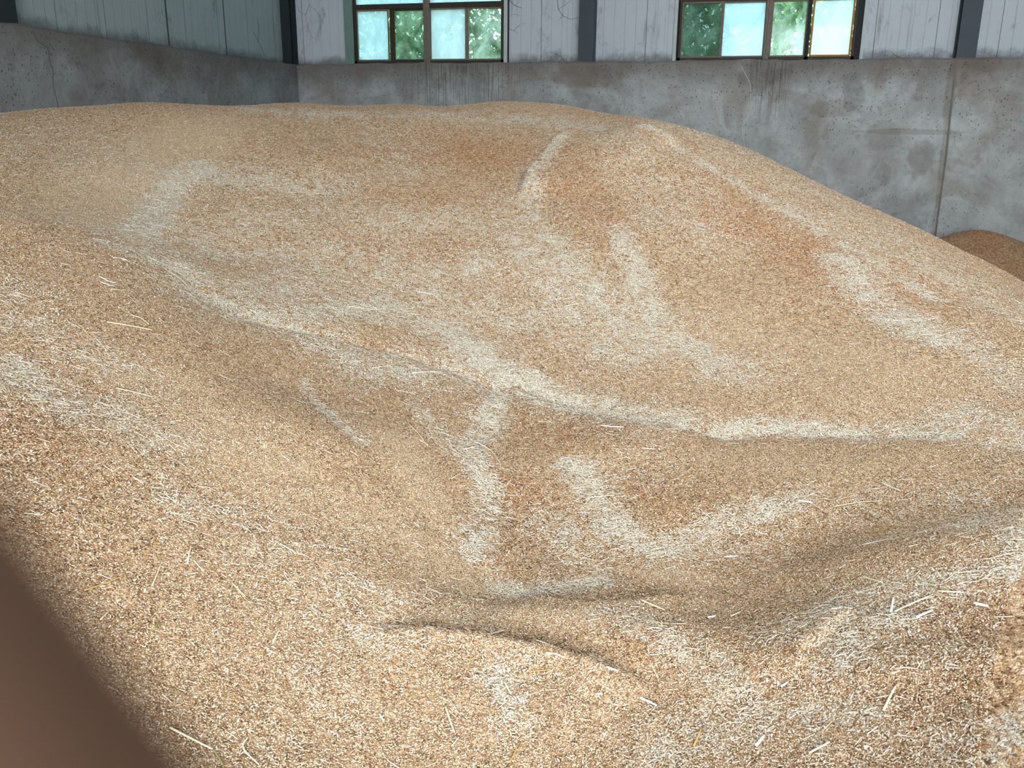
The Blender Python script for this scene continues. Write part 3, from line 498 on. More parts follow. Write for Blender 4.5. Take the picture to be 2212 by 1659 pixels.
NOTABLE = [([(368,1577),(410,1600),(460,1624)], .0026, P_, 'thick pale straw lying slantwise at the lower left beside the dark finger'),
 ([(462,1624),(474,1642),(482,1659)], .002, N_, 'olive green stem meeting the thick pale straw at the bottom edge'),
 ([(536,1598),(524,1612),(528,1626),(545,1645),(560,1659)], .0022, P_, 'hooked pale straw at the bottom edge right of the green stem'),
 ([(183,1280),(230,1262),(275,1244)], .0019, G_, 'long curved golden straw lying near the left edge of the heap'),
 ([(329,1266),(338,1240),(347,1219)], .0021, P_, 'straight upright-looking pale straw right of the curved golden straw'),
 ([(405,1212),(408,1195),(413,1178)], .0024, P_, 'short thick pale straw just above a slanting one on the left foreground'),
 ([(418,1208),(430,1222),(440,1231)], .0018, P_, 'thin straw slanting down beside the short thick pale one'),
 ([(75,1085),(115,1068),(128,1050),(138,1036)], .0016, G_, 'bent yellow stalk near the left edge above the finger'),
 ([(605,1172),(630,1188),(640,1196)], .0020, P_, 'pale straw lying in the husk patch left of centre foreground'),
 ([(232,698),(285,705),(330,716)], .0026, P_, 'long cream straw lying across the left slope'),
 ([(283,682),(305,690),(322,702)], .0020, P_, 'curved straw arching just above the long cream one'),
 ([(214,600),(235,610),(252,616)], .0024, W_, 'white straw in a small bundle on the left slope'),
 ([(217,610),(236,618),(250,624)], .0020, W_, 'lower white straw of the small bundle on the left slope'),
 ([(240,627),(275,631)], .0018, P_, 'thin straw lying level under the small white bundle'),
 ([(245,562),(262,564),(277,566)], .0028, W_, 'broad white flake of leaf near the left crease'),
 ([(322,558),(360,568),(385,580),(400,592)], .0020, P_, 'long arched straw following the crease on the left'),
 ([(365,583),(390,600),(405,612)], .0020, P_, 'shorter straw under the long arched one on the left'),
 ([(200,512),(218,516),(236,522)], .0030, W_, 'thick white stalk lying in the crease at the upper left'),
 ([(236,520),(250,515),(262,515)], .0020, W_, 'crooked tip beside the thick white stalk in the crease'),
 ([(545,430),(575,430)], .0022, P_, 'pale straw lying level in the upper left husk drift'),
 ([(568,400),(592,404)], .0020, P_, 'small pale straw above the level one in the upper drift'),
 ([(620,418),(660,416),(695,420)], .0018, P_, 'slightly bowed straw at the right end of the upper drift'),
 ([(652,652),(690,645)], .0022, P_, 'pale straw pointing right below the upper left drift'),
 ([(693,706),(695,720),(697,728)], .0024, G_, 'short ochre stalk standing out left of centre'),
 ([(804,797),(840,792),(880,778)], .0020, P_, 'bent pale straw forming a long elbow left of centre'),
 ([(880,778),(872,765),(866,757)], .0016, P_, 'short leg of the elbow-shaped straw left of centre'),
 ([(890,810),(920,806),(960,803)], .0030, W_, 'straight bright white straw lying level near the centre'),
 ([(752,665),(790,670),(825,674)], .0022, P_, 'long pale straw amid the central husk above the elbow straw'),
 ([(880,680),(912,682)], .0020, P_, 'pale straw lying level in the central husk drift'),
 ([(1063,604),(1088,594)], .0028, P_, 'thick pale straw pointing up right on the middle slope'),
 ([(1040,552),(1060,572)], .0020, P_, 'slanting straw on the middle slope'),
 ([(1222,663),(1265,655)], .0020, P_, 'pale straw in the husk drift right of centre'),
 ([(900,635),(935,638),(955,655)], .0024, W_, 'white kinked straw in the central husk'),
 ([(1297,926),(1320,929),(1347,931)], .0032, W_, 'thick white straw lying just below the long crease'),
 ([(1385,976),(1415,978)], .0024, W_, 'short white straw on the slope under the long crease'),
 ([(1034,934),(1020,962),(1008,985)], .0020, G_, 'yellow stalk in the tangle of straw at the centre'),
 ([(1064,895),(1040,925),(1022,938)], .0018, P_, 'straw crossing the yellow stalk in the central tangle'),
 ([(1060,886),(1088,876)], .0024, P_, 'stout pale straw at the top right of the central tangle'),
 ([(1003,978),(1030,968)], .0028, W_, 'short white split straw at the foot of the central tangle'),
 ([(1035,962),(1060,975),(1080,1005)], .0020, P_, 'bent straw right of the central tangle'),
 ([(880,920),(905,945),(924,970)], .0018, P_, 'thin straw slanting down left of the central tangle'),
 ([(1250,1030),(1290,1065),(1330,1100)], .0020, P_, 'long thin straw slanting across the husk right of centre'),
 ([(1270,1080),(1328,1074)], .0018, P_, 'straw crossing the long slanting one at its lower end'),
 ([(975,1040),(995,1028)], .0022, P_, 'short straw pointing up right below the central tangle'),
 ([(1395,1202),(1420,1190)], .0020, P_, 'small straw at the lower edge of the white drift'),
 ([(1920,1352),(1923,1335),(1926,1318)], .0040, W_, 'stubby white straw standing out on the right foreground mound'),
 ([(2098,1330),(2130,1335)], .0040, W_, 'fat white straw piece at the right edge of the foreground'),
 ([(1975,1362),(1995,1352),(2010,1344)], .0034, W_, 'white straw lying right of the stubby one on the mound'),
 ([(1930,1348),(1970,1330),(2005,1318)], .0022, P_, 'long pale straw leaning over the right foreground mound'),
 ([(2020,1310),(2075,1311)], .0022, P_, 'level pale straw near the right edge of the mound'),
 ([(1858,1272),(1880,1282),(1902,1289)], .0026, P_, 'curved pale straw above the stubby white one'),
 ([(1528,1348),(1545,1342)], .0036, W_, 'short white straw left of the right foreground mound'),
 ([(1578,1340),(1600,1328)], .0024, P_, 'pale straw right of the short white one'),
 ([(1862,1184),(1895,1172),(1925,1168)], .0028, W_, 'bent white straw in the shaded hollow on the right'),
 ([(1880,1133),(1920,1126),(1955,1120)], .0020, G_, 'golden straw lying in the shaded hollow on the right'),
 ([(1800,1091),(1850,1085),(1905,1080)], .0018, P_, 'long hair-thin straw above the shaded hollow'),
 ([(1722,1082),(1755,1086)], .0034, W_, 'bundle-end of white straw at the top of the hollow'),
 ([(1902,1048),(1945,1063)], .0026, W_, 'white straw slanting down above the right hollow'),
 ([(1565,1192),(1595,1190)], .0026, W_, 'small bluish white straw near the bright drift'),
 ([(1382,1325),(1410,1333),(1435,1340)], .0026, P_, 'pale straw slanting down from the lower scarp'),
 ([(1382,1515),(1400,1522),(1418,1532)], .0034, W_, 'thick white straw at the end of the dark scarp'),
 ([(1178,1444),(1200,1448),(1216,1452)], .0030, P_, 'pale straw lying in the dark scarp'),
 ([(1310,1476),(1334,1475)], .0030, W_, 'short white straw right of the dark scarp'),
 ([(1052,1384),(1090,1382)], .0026, W_, 'white straw lying level above the dark scarp'),
 ([(936,1386),(955,1358),(975,1344)], .0018, G_, 'brown bowed stem above the dark scarp'),
 ([(1090,1490),(1098,1508),(1104,1516)], .0030, P_, 'stout pale straw above the pale husk clump at the bottom'),
 ([(962,1542),(975,1580),(982,1598)], .0028, P_, 'long upright pale straw near the bottom centre'),
 ([(976,1622),(992,1604)], .0022, P_, 'short straw beside the foot of the long upright one'),
 ([(820,1548),(830,1568)], .0026, P_, 'short pale straw left of the long upright one at the bottom'),
 ([(1100,1659),(1112,1640),(1118,1620)], .0018, G_, 'golden stem at the bottom edge of the centre'),
 ([(1906,1550),(1920,1524),(1931,1506)], .0030, P_, 'long pale straw pointing up in the right foreground'),
 ([(1746,1638),(1790,1618)], .0026, P_, 'pale straw at the bottom right foreground'),
 ([(1632,1620),(1650,1598)], .0040, W_, 'broad white straw among husk at the bottom right'),
 ([(1498,1618),(1515,1580)], .0026, G_, 'golden straw among husk at the bottom right'),
 ([(1685,1500),(1700,1492)], .0030, W_, 'short white straw below the right mound'),
 ([(590,1388),(604,1362)], .0028, P_, 'pale straw lying alone in the lower left'),
 ([(500,1254),(530,1288)], .0018, P_, 'thin straw slanting in the left foreground'),
 ([(332,1366),(343,1347)], .0030, N_, 'pale greenish leaf scrap in the lower left foreground'),
 ([(218,1345),(236,1322)], .0022, P_, 'greyish straw beside the finger blur'),
 ([(2085,550),(2100,560)], .0022, P_, 'pale straw on the right skyline of the heap'),
 ([(380,292),(408,288)], .0024, G_, 'golden straw near the top of the left slope'),
 ([(428,276),(446,268)], .0022, G_, 'golden straw pointing up near the top of the left slope'),
 ([(252,839),(290,850),(330,862)], .0018, P_, 'long bowed straw on the left slope below the husk patch')]
for px, rad, m, lab in NOTABLE: straw_from(px, rad, m, lab)
protos = []
rnd = random.Random(5)
ZONES = [('rear slope under the windows', 5.6, 9.3), ('middle slope', 3.6, 5.6), ('near slope', 2.4, 3.6), ('foreground', 1.65, 2.4)]
for zi, (zn, r0, r1) in enumerate(ZONES):
    for side, a0, a1 in (('left', -44, -22), ('middle', -22, -7), ('right', -7, 15)):
        cnt = {0: 24, 1: 22, 2: 15, 3: 9}[zi]; src = []
        for k in range(4):
            L = rnd.uniform(0.035, 0.10)*(1.15 if zi < 2 else 0.8); o = straw_mesh(L, rnd.uniform(-0.12, 0.12), rnd.uniform(0.0011, 0.0018)*(1.3 if zi < 2 else 1), P_, rnd.choice([0, 0, 0.5, -0.4]))
            me = bpy.data.meshes.new('straw'); me.from_pydata(o.v, [], o.f); me.materials.append([P_, P_, G_, W_][k]); me.polygons.foreach_set('use_smooth', [True]*len(me.polygons)); src.append(me)
        first = None; made = 0; tries = 0
        while made < cnt and tries < 900:
            tries += 1; r = rnd.uniform(r0, r1); a = math.radians(rnd.uniform(a0, a1)); x, y = r*math.sin(a), r*math.cos(a)
            z, h, _t = sample(np.array([x]), np.array([y]))
            if rnd.random() > 0.12+h[0]: continue
            pp = project(np.array([x, y, z[0]]))
            if not (10 < pp[0] < 2200 and pp[1] < 1650): continue
            if first is None: first = bpy.data.objects.new('straw', src[0]); o = first
            else: o = first.copy(); o.data = src[made % 4]
            COL.objects.link(o); put_straw(o, x, y, rnd.uniform(0, math.pi), 0.0035, rnd.uniform(-0.04, 0.04)); made += 1
            tag(o, 'small loose straw on the %s, %s third of the heap' % (zn, side), 'straw', 'small straws on the %s, %s side' % (zn, side))
# finer straw bits, beyond counting
def fines(n):
    x, y, r = scatter(n, 1.6, 9.2, 0.0); _, h, t = sample(x, y); keep = rs.rand(n) < np.clip(0.04+h*h, 0, 1); x, y = x[keep], y[keep]; P, tx, ty, nn, h, t = frame_at(x, y, 0.03); n = len(x)
    a = rs.rand(n)*math.pi; u = tx*np.cos(a)[:, None]+ty*np.sin(a)[:, None]; w = np.cross(nn, u); tl = rs.normal(0, 0.08, n)[:, None]; u = u*np.cos(tl)+nn*np.sin(tl)
    L = (0.008+0.027*rs.rand(n)**2)[:, None]*np.clip(np.hypot(x, y)/4, 0.45, 1)[:, None]; W2 = (0.0006+0.0004*rs.rand(n))[:, None]; P = P+nn*0.005
    Vv = np.stack([P-u*L-w*W2, P-u*L+w*W2, P-u*L+nn*W2*1.5, P+u*L-w*W2, P+u*L+w*W2, P+u*L+nn*W2*1.5], 1).reshape(-1, 3)
    b = (np.arange(n)*6)[:, None, None]; T = np.array([[0, 1, 4, 3], [1, 2, 5, 4], [2, 0, 3, 5]])[None]
    return Vv, (b+T).reshape(-1, 4), np.repeat(0.4+0.6*rs.rand(n), 6)
Vf, Ff, Sf = fines(60000); fin = fast_mesh('straw_bits', Vf, Ff, M_HUSK); fattr(fin, 'shade', Sf)
tag(fin, 'fine broken straw bits strewn thickest in the pale drifts of husk', 'straw', kind='stuff')

# ---------------------------------------------------------------- the building
YB, XL, ZT, RX, YF, ZR = 16.4, -8.56, 4.13, 12.5, -7.5, 9.2
BL = 16.72                                      # window and cladding plane of the back wall
X_ = lambda px, y=65, Yp=BL: float(on_plane_y(px, y, Yp)[0])
Z_ = lambda px, py, Yp=BL: float(on_plane_y(px, py, Yp)[2])
def pt(px, py): p = on_plane_y(px, py, YB); return p[0], p[2]
brn, dgr, mid = lin(112, 98, 84), lin(84, 80, 78), lin(122, 116, 108)
st = []
for px, py, rx, rz, k, c in ((1270,165,.75,.22,.5,brn),(1905,295,.32,.24,.55,mid),(1990,340,.24,.30,.6,mid),(1910,375,.14,.2,.5,mid),(1800,235,.4,.16,.5,brn),(1845,200,.18,.35,.45,dgr),(1640,165,.4,.25,.45,dgr),(2150,140,.5,.12,.5,brn),
                            (1960,285,.9,.05,.5,brn),(1850,330,1.2,.5,.25,lin(170,170,172)),(1500,190,1.2,.45,.25,lin(172,172,176)),(2140,420,.9,.8,.22,lin(160,164,160)),(640,190,.07,.9,.6,dgr),(2052,200,.09,.6,.6,brn),(2040,330,.06,.9,.5,brn),(2020,480,.05,.5,.45,brn)):
    x, z = pt(px, py); st.append((x, z, rx, rz, k*0.62, c))
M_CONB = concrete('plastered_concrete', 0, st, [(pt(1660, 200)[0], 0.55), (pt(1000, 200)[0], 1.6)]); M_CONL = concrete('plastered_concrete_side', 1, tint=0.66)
def ragged_wall(name, m, p0, p1, thick, zt, n=240, seed=1):
    """retaining wall with an uneven plastered top edge"""
    V, Fq = [], []; rr = np.random.RandomState(seed); ph = rr.rand(6)*6
    for i in range(n+1):
        t = i/n; x = p0[0]+(p1[0]-p0[0])*t; y = p0[1]+(p1[1]-p0[1])*t; s = t*math.hypot(p1[0]-p0[0], p1[1]-p0[1])
        z = zt+0.007*math.sin(s*2.1+ph[0])+0.006*math.sin(s*5.3+ph[1])+0.005*math.sin(s*13+ph[2])
        V += [(x, y, 0), (x, y, z-0.03), (x+thick[0]*.08, y+thick[1]*.08, z), (x+thick[0], y+thick[1], z), (x+thick[0], y+thick[1], 0)]
    for i in range(n):
        for k in range(5):
            k2 = (k+1) % 5; Fq.append((i*5+k, i*5+k2, i*5+5+k2, i*5+5+k))
    Fq.append((4, 3, 2, 1, 0)); Fq.append(tuple(n*5+k for k in range(5)))
    me = bpy.data.meshes.new(name); me.from_pydata(V, [], Fq); me.materials.append(m); o = bpy.data.objects.new(name, me); link(o); tag(o, kind='structure'); return o
wb = ragged_wall('wall_back', M_CONB, (XL-0.4, YB), (RX, YB), (0, 0.42), ZT)
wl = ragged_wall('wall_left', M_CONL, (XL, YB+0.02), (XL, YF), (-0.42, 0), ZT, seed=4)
def strip(pts, w, name, m, parent, y=YB-0.004, axis='y'):
    b = MB()
    for (x0, z0), (x1, z1) in zip(pts[:-1], pts[1:]):
        dx, dz = x1-x0, z1-z0; l = math.hypot(dx, dz); nx, nz = -dz/l*w/2, dx/l*w/2
        if axis == 'y': q = [(x0+nx, y, z0+nz), (x0-nx, y, z0-nz), (x1-nx, y, z1-nz), (x1+nx, y, z1+nz)]; off = (0, 0.01, 0)
        else: q = [(y, x0+nx, z0+nz), (y, x0-nx, z0-nz), (y, x1-nx, z1-nz), (y, x1+nx, z1+nz)]; off = (-0.01, 0, 0)
        n = len(b.v); b.v += q+[tuple(a+c for a, c in zip(p, off)) for p in q]; b.f += [tuple(n+i for i in f) for f in ((0, 1, 2, 3), (7, 6, 5, 4), (0, 3, 7, 4), (1, 0, 4, 5), (2, 1, 5, 6), (3, 2, 6, 7))]
    return b.build(name, m, parent)
M_CRW = plain('white_crack_filler', lin(206, 206, 200), 0.9); M_CRK = plain('dark_crack', lin(84, 80, 80), 0.9); M_JNT = plain('joint_mortar', lin(126, 120, 114), 0.9, var=0.3)
c1 = strip([pt(*p) for p in ((1601,142),(1608,156),(1620,178),(1622,204),(1623,228),(1620,247),(1613,256),(1605,271),(1604,289),(1607,305),(1611,322))], 0.008, 'crack', M_CRW, wb); c1['label'] = 'thin white crack running down the wall'
c1 = strip([pt(*p) for p in ((2006,474),(2004,486),(2002,500))], 0.016, 'scratch', M_CRW, wb); c1['label'] = 'short white scratch low on the wall'
strip([pt(*p) for p in ((2067,130),(2061,170),(2056,215),(2050,270),(2044,330),(2035,400),(2028,450),(2020,510))], 0.03, 'wall_joint', M_JNT, wb)
def lpt(px, py): v = ray(px, py); p = EYE+v*(XL/v[0]); return p[1], p[2]
c1 = strip([lpt(*p) for p in ((70,64),(79,87),(104,104),(107,130),(114,150),(115,187),(122,215),(126,236))], 0.0045, 'crack', M_CRK, wl, y=XL+0.004, axis='x'); c1['label'] = 'dark hairline crack in the plaster'

win_x = [(X_(752), X_(1096)), (X_(1459), X_(1868))]; ZS, ZW = 4.0, 6.1
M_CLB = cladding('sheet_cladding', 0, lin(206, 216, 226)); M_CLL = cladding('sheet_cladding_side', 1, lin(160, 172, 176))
xs = [XL-0.4, win_x[0][0], win_x[0][1], win_x[1][0], win_x[1][1], RX]
for i in (0, 2, 4): MB().box(xs[i], xs[i+1], BL, BL+0.1, ZT-0.2, ZR).build('cladding_sheet', M_CLB, wb)
for i in (1, 3):
    MB().box(xs[i], xs[i+1], BL, BL+0.1, ZW, ZR).build('cladding_sheet', M_CLB, wb)
    MB().box(xs[i], xs[i+1], BL+0.0, BL+0.12, ZT-0.25, ZT-0.03).build('sill_plate', M_FRAMED, wb)
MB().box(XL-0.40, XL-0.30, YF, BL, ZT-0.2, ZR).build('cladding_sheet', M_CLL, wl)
b = MB()
for px in (361, 485):
    v = ray(px, 50); t = (XL-0.295)/v[0]; yy = (EYE+v*t)[1]; b.box(XL-0.30, XL-0.290, yy-(.014 if px == 361 else .006), yy+(.014 if px == 361 else .006), ZT-0.1, ZR)
b.build('sheet_gap', M_CRK, wl)
tag(MB().box(RX, RX+0.3, YF, YB+0.5, 0, ZR).build('wall_right', M_CONL), kind='structure')
wf = MB().box(XL-0.5, -1.0, YF-0.3, YF, 0, ZR).box(11.0, RX+0.3, YF-0.3, YF, 0, ZR).box(-1.0, 11.0, YF-0.3, YF, 7.2, ZR).build('wall_front', M_CONL); tag(wf, kind='structure')
tag(MB().box(XL-0.5, RX+0.3, YF-0.3, YB+0.5, -0.3, -0.02).build('floor', plain('concrete_floor', lin(130, 124, 116), 0.9)), kind='structure')
tag(MB().box(XL-0.5, RX+0.3, YF-0.3, YB+0.6, ZR, ZR+0.15).build('ceiling', plain('roof_sheet', lin(150, 155, 160), 0.6)), kind='structure')
tag(MB().box(-60, 60, YB+0.9, 90, -0.4, -0.1).build('ground', plain('yard_ground', lin(120, 128, 96), 0.95, sc=1)), kind='structure')

# steel columns (H sections)
def column(x, y, w, d, label, facing='y', m=M_COLUMN):
    t = empty('steel_column', (x, y, ZT-0.5)); tag(t, label, 'column', 'steel columns of the frame')
    z0, z1 = 0.0, ZR-ZT+0.5
    def bb(a0, a1, b0, b1):
        m_ = MB()
        if facing == 'y': m_.box(a0, a1, b0, b1, z0, z1)
        else: m_.box(-b1, -b0, a0, a1, z0, z1)
        return m_
    bb(-w/2, w/2, -d, -d+0.014).build('flange', m, t); bb(-w/2, w/2, -0.014, 0).build('flange', m, t); bb(-0.006, 0.006, -d+0.014, -0.014).build('web', m, t)
    return t
cw = 0.26
column((X_(592, 60, 16.45)+X_(628, 60, 16.45))/2, BL-0.01, 0.33, 0.28, 'dark steel column in the corner left of the first window', m=plain('painted_steel_dark', lin(44, 50, 56), 0.5, var=0.2, sc=3))
column((X_(1252, 60, 16.45)+X_(1282, 60, 16.45))/2, BL-0.01, 0.27, 0.28, 'blue-grey steel column between the two windows')
column((X_(2080, 60, 16.45)+X_(2110, 60, 16.45))/2, BL-0.01, 0.29, 0.28, 'blue-grey steel column right of the second window')
yc = lpt(18, 20)[0]; column(XL-0.30, yc, 0.36, 0.25, 'dark steel column on the left wall at the picture corner', 'x', m=plain('painted_steel_side', lin(40, 44, 48), 0.5))

# windows
def window(name, frame_x, halves, tz, panes, trims, gm, top):
    """panes: list of (x0, x1, glass, sash material, plane offset)"""
    w = empty(name, ((frame_x[0]+frame_x[1])/2, BL+0.05, ZT)); tag(w, kind='structure')
    ox, oy, oz = w.location
    def bld(b, n, m, par=w): return b.build(n, m, par, loc=(ox, oy, oz)) if par is w else b.build(n, m, par, loc=(ox, oy, oz))
    def fix(o, par=w): o.location = (0, 0, 0); return o
    zs = Z_(900, 133)
    f = MB().box(frame_x[0], frame_x[0]+0.05, BL+0.0, BL+0.09, zs-0.05, ZW).box(frame_x[1]-0.05, frame_x[1], BL, BL+0.09, zs-0.05, ZW).box(frame_x[0], frame_x[1], BL, BL+0.09, zs-0.04, zs+0.015).box(frame_x[0], frame_x[1], BL, BL+0.09, ZW-0.05, ZW)
    fix(f.build('frame', M_FRAMED, w, loc=(ox, oy, oz)))
    fix(MB().box(frame_x[0], frame_x[1], BL-0.005, BL+0.09, tz[0], tz[1]).build('transom', M_FRAMED, w, loc=(ox, oy, oz)))
    fix(MB().box(halves[0], halves[1], BL-0.02, BL+0.09, zs-0.02, ZW).box(halves[0]+(halves[1]-halves[0])*.42, halves[0]+(halves[1]-halves[0])*.55, BL-0.035, BL-0.02, zs-0.02, ZW).build('mullion', M_FRAME, w, loc=(ox, oy, oz), bevel=0.004))
    for x0, x1, g, sm, off, t in panes:
        y0 = BL+0.02+off; zb, zt = zs+0.01, tz[0]
        s = fix(MB().box(x0-t, x0, y0, y0+0.03, zb, zt).box(x1, x1+t, y0, y0+0.03, zb, zt).box(x0, x1, y0, y0+0.03, zb, zb+0.035).box(x0, x1, y0, y0+0.03, zt-0.03, zt).build('sash', sm, w, loc=(ox, oy, oz), bevel=0.003))
        p = MB().box(x0, x1, y0+0.012, y0+0.016, zb+0.03, zt-0.028).build('pane', g, s, loc=(ox, oy, oz)); p.location = (0, 0, 0)
    for x0, x1, g in top:
        fix(MB().box(x0, x1, BL+0.04, BL+0.044, tz[1], ZW-0.05).build('top_pane', g, w, loc=(ox, oy, oz)))
    for x0, x1, m, y0, y1 in trims: fix(MB().box(x0, x1, y0, y1, ZT-0.06, ZW+0.06).build('jamb_trim', m, w, loc=(ox, oy, oz)))
    return w
G = lambda px: X_(px, 65, BL+0.04)
window('window_1', (G(766), G(1089)), (G(917), G(930)), (Z_(930, 17), Z_(930, 6)),
       [(G(774), G(838), G_DUST, M_FRAME, 0.0, .02), (G(852), G(914), G_GREEN, M_FRAMED, 0.035, .10), (G(932), G(1005), G_FILM, M_FRAME, 0.0, .02), (G(1012), G(1085), G_CLEAR, M_FRAME, 0.035, .05)],
       [(X_(746), X_(764), M_TRIMG, BL-0.05, BL+0.02), (X_(764)+.001, G(766)+.01, M_DARK, BL+0.0, BL+0.1), (X_(1089), X_(1097), M_TRIM, BL-0.03, BL+0.1), (X_(1097), X_(1100), M_DARK, BL-0.03, BL+0.05)],
       None, [(G(770), G(918), G_DUST), (G(929), G(1086), G_FILM)])
window('window_2', (G(1466), G(1850)), (G(1652), G(1664)), (Z_(1560, 2), Z_(1560, -9)),
       [(G(1475), G(1556), G_GRUB, M_FRAME, 0.0, .04), (G(1562), G(1650), G_DUST, M_FRAME, 0.035, .03), (G(1668), G(1739), G_CLEAR, M_FRAME, 0.035, .03), (G(1756), G(1838), G_FILM, M_OCHRE, 0.0, .03)],
       [(X_(1456), X_(1463), M_TRIM, BL-0.05, BL+0.02), (X_(1463)+.001, G(1466)+.01, M_DARK, BL+0.0, BL+0.1), (X_(1850), X_(1862), M_DARK, BL-0.02, BL+0.1), (X_(1862)+.001, X_(1869), M_TRIM, BL-0.05, BL+0.02), (G(1742), G(1750), M_DARK, BL+0.0, BL+0.05)],
       None, [(G(1470), G(1653), G_DUST), (G(1663), G(1848), G_CLEAR)])

# dried creepers on the cladding
VINES = [([(664,-10),(668,12),(660,32),(664,55),(672,78),(668,100)], [[(668,12),(682,22),(692,40)],[(664,55),(650,64),(648,80)],[(660,32),(648,26),(640,10)],[(672,78),(684,88)]], 'dried creeper clinging to the cladding beside the corner column'),
 ([(1100,0),(1112,12),(1130,18)], [[(1112,12),(1122,2)],[(1098,36),(1112,30),(1124,34)]], 'dried creeper tendril at the upper right of the first window'),
 ([(1098,62),(1110,66),(1124,52)], [[(1110,66),(1118,74)]], 'small dried tendril beside the first window jamb'),
 ([(1204,-5),(1206,20),(1216,34),(1232,42),(1250,38)], [[(1206,20),(1222,10),(1240,-4)],[(1216,34),(1206,44)]], 'looping dried creeper left of the middle column'),
 ([(1222,134),(1212,122),(1198,116)], [[(1212,122),(1208,104)],[(1222,134),(1228,118)],[(1212,122),(1188,112)]], 'dried sprig on the ledge left of the middle column'),
 ([(1920,128),(1932,118),(1945,124),(1955,116)], [[(1932,118),(1924,110)],[(1945,124),(1950,130)]], 'dried tendrils on the ledge right of the second window')]
for main, brs, lab in VINES:
    b = MB()
    for k, ln in enumerate([main]+brs):
        pts = [tuple(on_plane_y(px, py, BL-0.012)) for px, py in ln]; b.tube(pts, [0.0045*(1-0.6*i/len(pts))*(0.6 if k else 1) for i in range(len(pts))], 5)
    c = on_plane_y(*main[len(main)//2], BL-0.012); o = b.build('dried_creeper', M_VINE, loc=tuple(c)); tag(o, lab, 'creeper')
b = MB(); yv = []
for ln in ([(556,40),(560,70),(557,92)], [(557,88),(548,70)], [(557,88),(566,104),(572,122)]):
    pts = []
    for px, py in ln: v = ray(px, py); pts.append(tuple(EYE+v*((XL-0.285)/v[0])))
    b.tube(pts, 0.0035, 5)
tag(b.build('dried_creeper', M_VINE, loc=b.v[0]), 'thin dried creeper on the left wall cladding near the corner', 'creeper')

# trees outside
def tree(x, y, h, cr, seed, m, label, n=5200, lean=0.0, trunk_r=0.16):
    t = empty('broadleaf_tree', (x, y, -0.1)); tag(t, label, 'tree', 'trees outside the windows'); rr = np.random.RandomState(seed)
    b = MB(); b.tube([(lean*k/6, 0.05*math.sin(k), h*0.8*k/6) for k in range(7)], [trunk_r*(1-0.12*k) for k in range(7)], 8)
    for k in range(9):
        a = rr.rand()*6.28; z = h*(0.3+0.45*rr.rand()); l = cr*(0.5+0.4*rr.rand()); b.tube([(lean*z/h, 0, z), (lean*z/h+l*.5*math.cos(a), l*.5*math.sin(a), z+l*.4), (lean*z/h+l*math.cos(a), l*math.sin(a), z+l*.6)], [trunk_r*.35, trunk_r*.2, .02], 6)
    b.build('trunk', M_BARK, t, smooth=True)
    c = []; 
    for k in range(26): 
        a = rr.rand()*6.28; q = cr*rr.rand()**.5; c.append((q*math.cos(a), q*math.sin(a), h*(0.30+0.62*rr.rand())))
    c = np.array(c)[rr.randint(0, 26, n)]+rr.normal(0, 0.26*cr, (n, 3))*[1, 1, .8]
    u = rr.normal(size=(n, 3)); u /= np.linalg.norm(u, axis=1)[:, None]; w = np.cross(u, rr.normal(size=(n, 3))); w /= np.linalg.norm(w, axis=1)[:, None]; L = (0.07+0.06*rr.rand(n))[:, None]
    Vv = np.stack([c-u*L, c+w*L*.55, c+u*L, c-w*L*.55], 1).reshape(-1, 3); Fq = np.arange(n*4).reshape(-1, 4)
    o = fast_mesh('foliage', Vv, Fq, m, parent=t); fattr(o, 'shade', np.repeat(rr.rand(n), 4)); return t
TREES = [(-9.6, 23.5, 8.5, 1.9, 1, M_LEAF2, 'tree seen at the left side of the first window', 3000), (-7.3, 21.0, 9.0, 1.5, 2, M_LEAF, 'leafy tree behind the second pane of the first window', 5200), (-5.1, 21.5, 8.5, 1.5, 3, M_LEAF, 'leafy tree behind the right pane of the first window', 4200),
 (-1.9, 22.0, 9.5, 1.6, 4, M_LEAF, 'thick-trunked tree behind the left pane of the second window', 5200), (0.1, 27.0, 8.0, 1.9, 5, M_LEAF2, 'pale distant tree behind the second window', 2600), (1.0, 21.0, 7.5, 1.3, 6, M_LEAF, 'sunlit tree behind the third pane of the second window', 2600), (3.4, 26.0, 8.5, 2.0, 7, M_LEAF2, 'distant tree at the right side of the second window', 2400)]
for x, y, h, cr, sd, m, lab, n in TREES: tree(x, y, h, cr, sd, m, lab, n, trunk_r=0.3 if sd == 4 else 0.15)

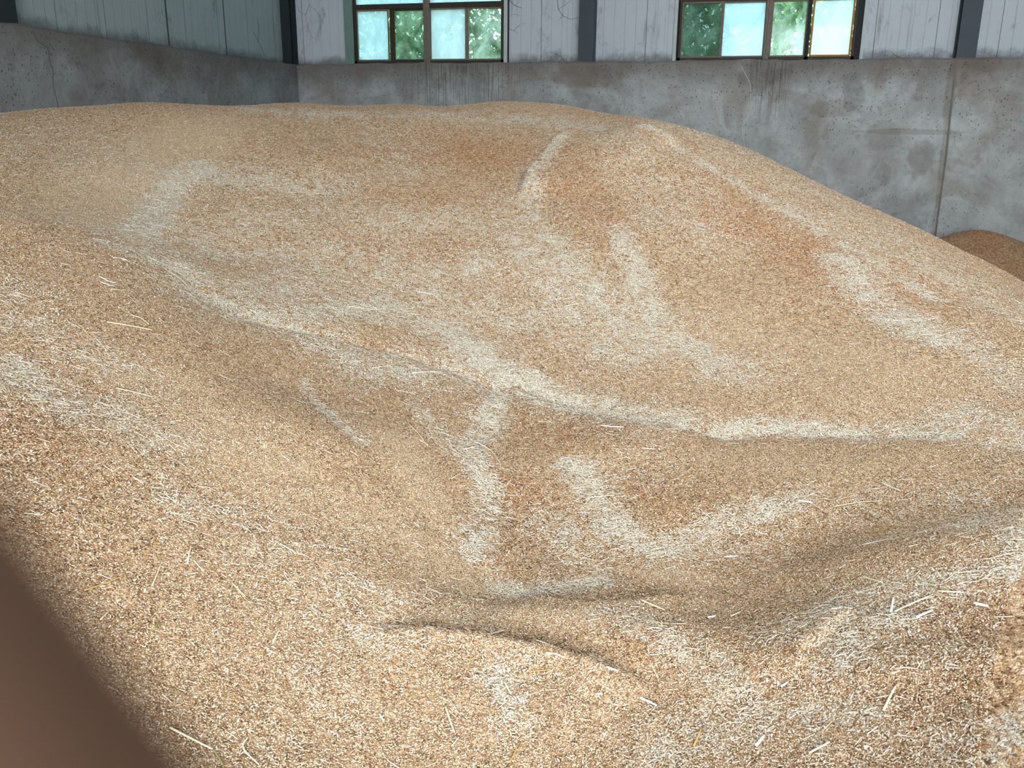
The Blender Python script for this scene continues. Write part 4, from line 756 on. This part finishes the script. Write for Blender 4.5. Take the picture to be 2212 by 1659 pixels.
# ---------------------------------------------------------------- hand holding the camera: a finger reaches over the lens corner
CM4 = cam.matrix_world.copy()
def camp(x, y, z): return CM4 @ Vector((x/1000, y/1000, -z/1000))     # mm: right, up, ahead of the lens
hand = empty('person_hand', camp(0, -70, 0)); tag(hand, "blurred brown finger of a person's hand close to the lens at the lower left", 'hand')
bpy.context.view_layer.update()
def skin(name, chain, m, parent, sub=2):
    """one continuous skinned surface; chain: list of (point, radius mm, parent index)"""
    me = bpy.data.meshes.new(name); vs = [camp(*p) for p, r, k in chain]; es = [(k, i) for i, (p, r, k) in enumerate(chain) if k is not None]
    me.from_pydata([v-hand.location for v in vs], es, []); me.materials.append(m); o = bpy.data.objects.new(name, me); link(o, parent)
    md = o.modifiers.new('skin', 'SKIN'); md.use_smooth_shade = True
    for i, (p, r, k) in enumerate(chain): me.skin_vertices[0].data[i].radius = (r/1000, r/1000); me.skin_vertices[0].data[i].use_root = (i == 0)
    sb = o.modifiers.new('sub', 'SUBSURF'); sb.levels = sub; sb.render_levels = sub; return o
#HANDCHAIN
chain = [((-6, -92, -2), 17, None), ((2, -118, -26), 20, 0), ((10, -150, -70), 24, 1), ((24, -205, -150), 33, 2), ((40, -260, -230), 38, 3),
 ((-10, -74, 8), 13, 0), ((-5.0, -52, 18), 9.6, 5), ((-5.4, -34, 23), 9.2, 6), ((-11.2, -21.5, 24.5), 8.8, 7), ((-19.8, -10.2, 23.5), 8.5, 8), ((-27.6, 3.2, 22.8), 8.2, 9), ((-31, 10, 22.8), 6, 10),
 ((12, -76, 6), 13, 0), ((14, -54, 16), 9.2, 12), ((10, -38, 34), 8.4, 13), ((2, -36, 48), 7.4, 14), ((-4, -38, 55), 6, 15),
 ((26, -82, 2), 11, 12), ((30, -60, 10), 8.6, 17), ((27, -48, 28), 7.8, 18), ((20, -46, 42), 6.6, 19),
 ((38, -92, -4), 9, 17), ((45, -72, 4), 7.4, 21), ((44, -62, 18), 6.6, 22), ((38, -60, 29), 5.6, 23),
 ((-26, -92, -14), 12, 0), ((-40, -72, -18), 10, 25), ((-42, -48, -16), 8.8, 26), ((-36, -28, -14), 7, 27)]
skin('hand_skin', chain, M_SKIN, hand)
skin('sleeve', [((20, -190, -130), 40, None), ((32, -230, -185), 46, 0), ((46, -285, -265), 50, 1)], M_CLOTH, hand)
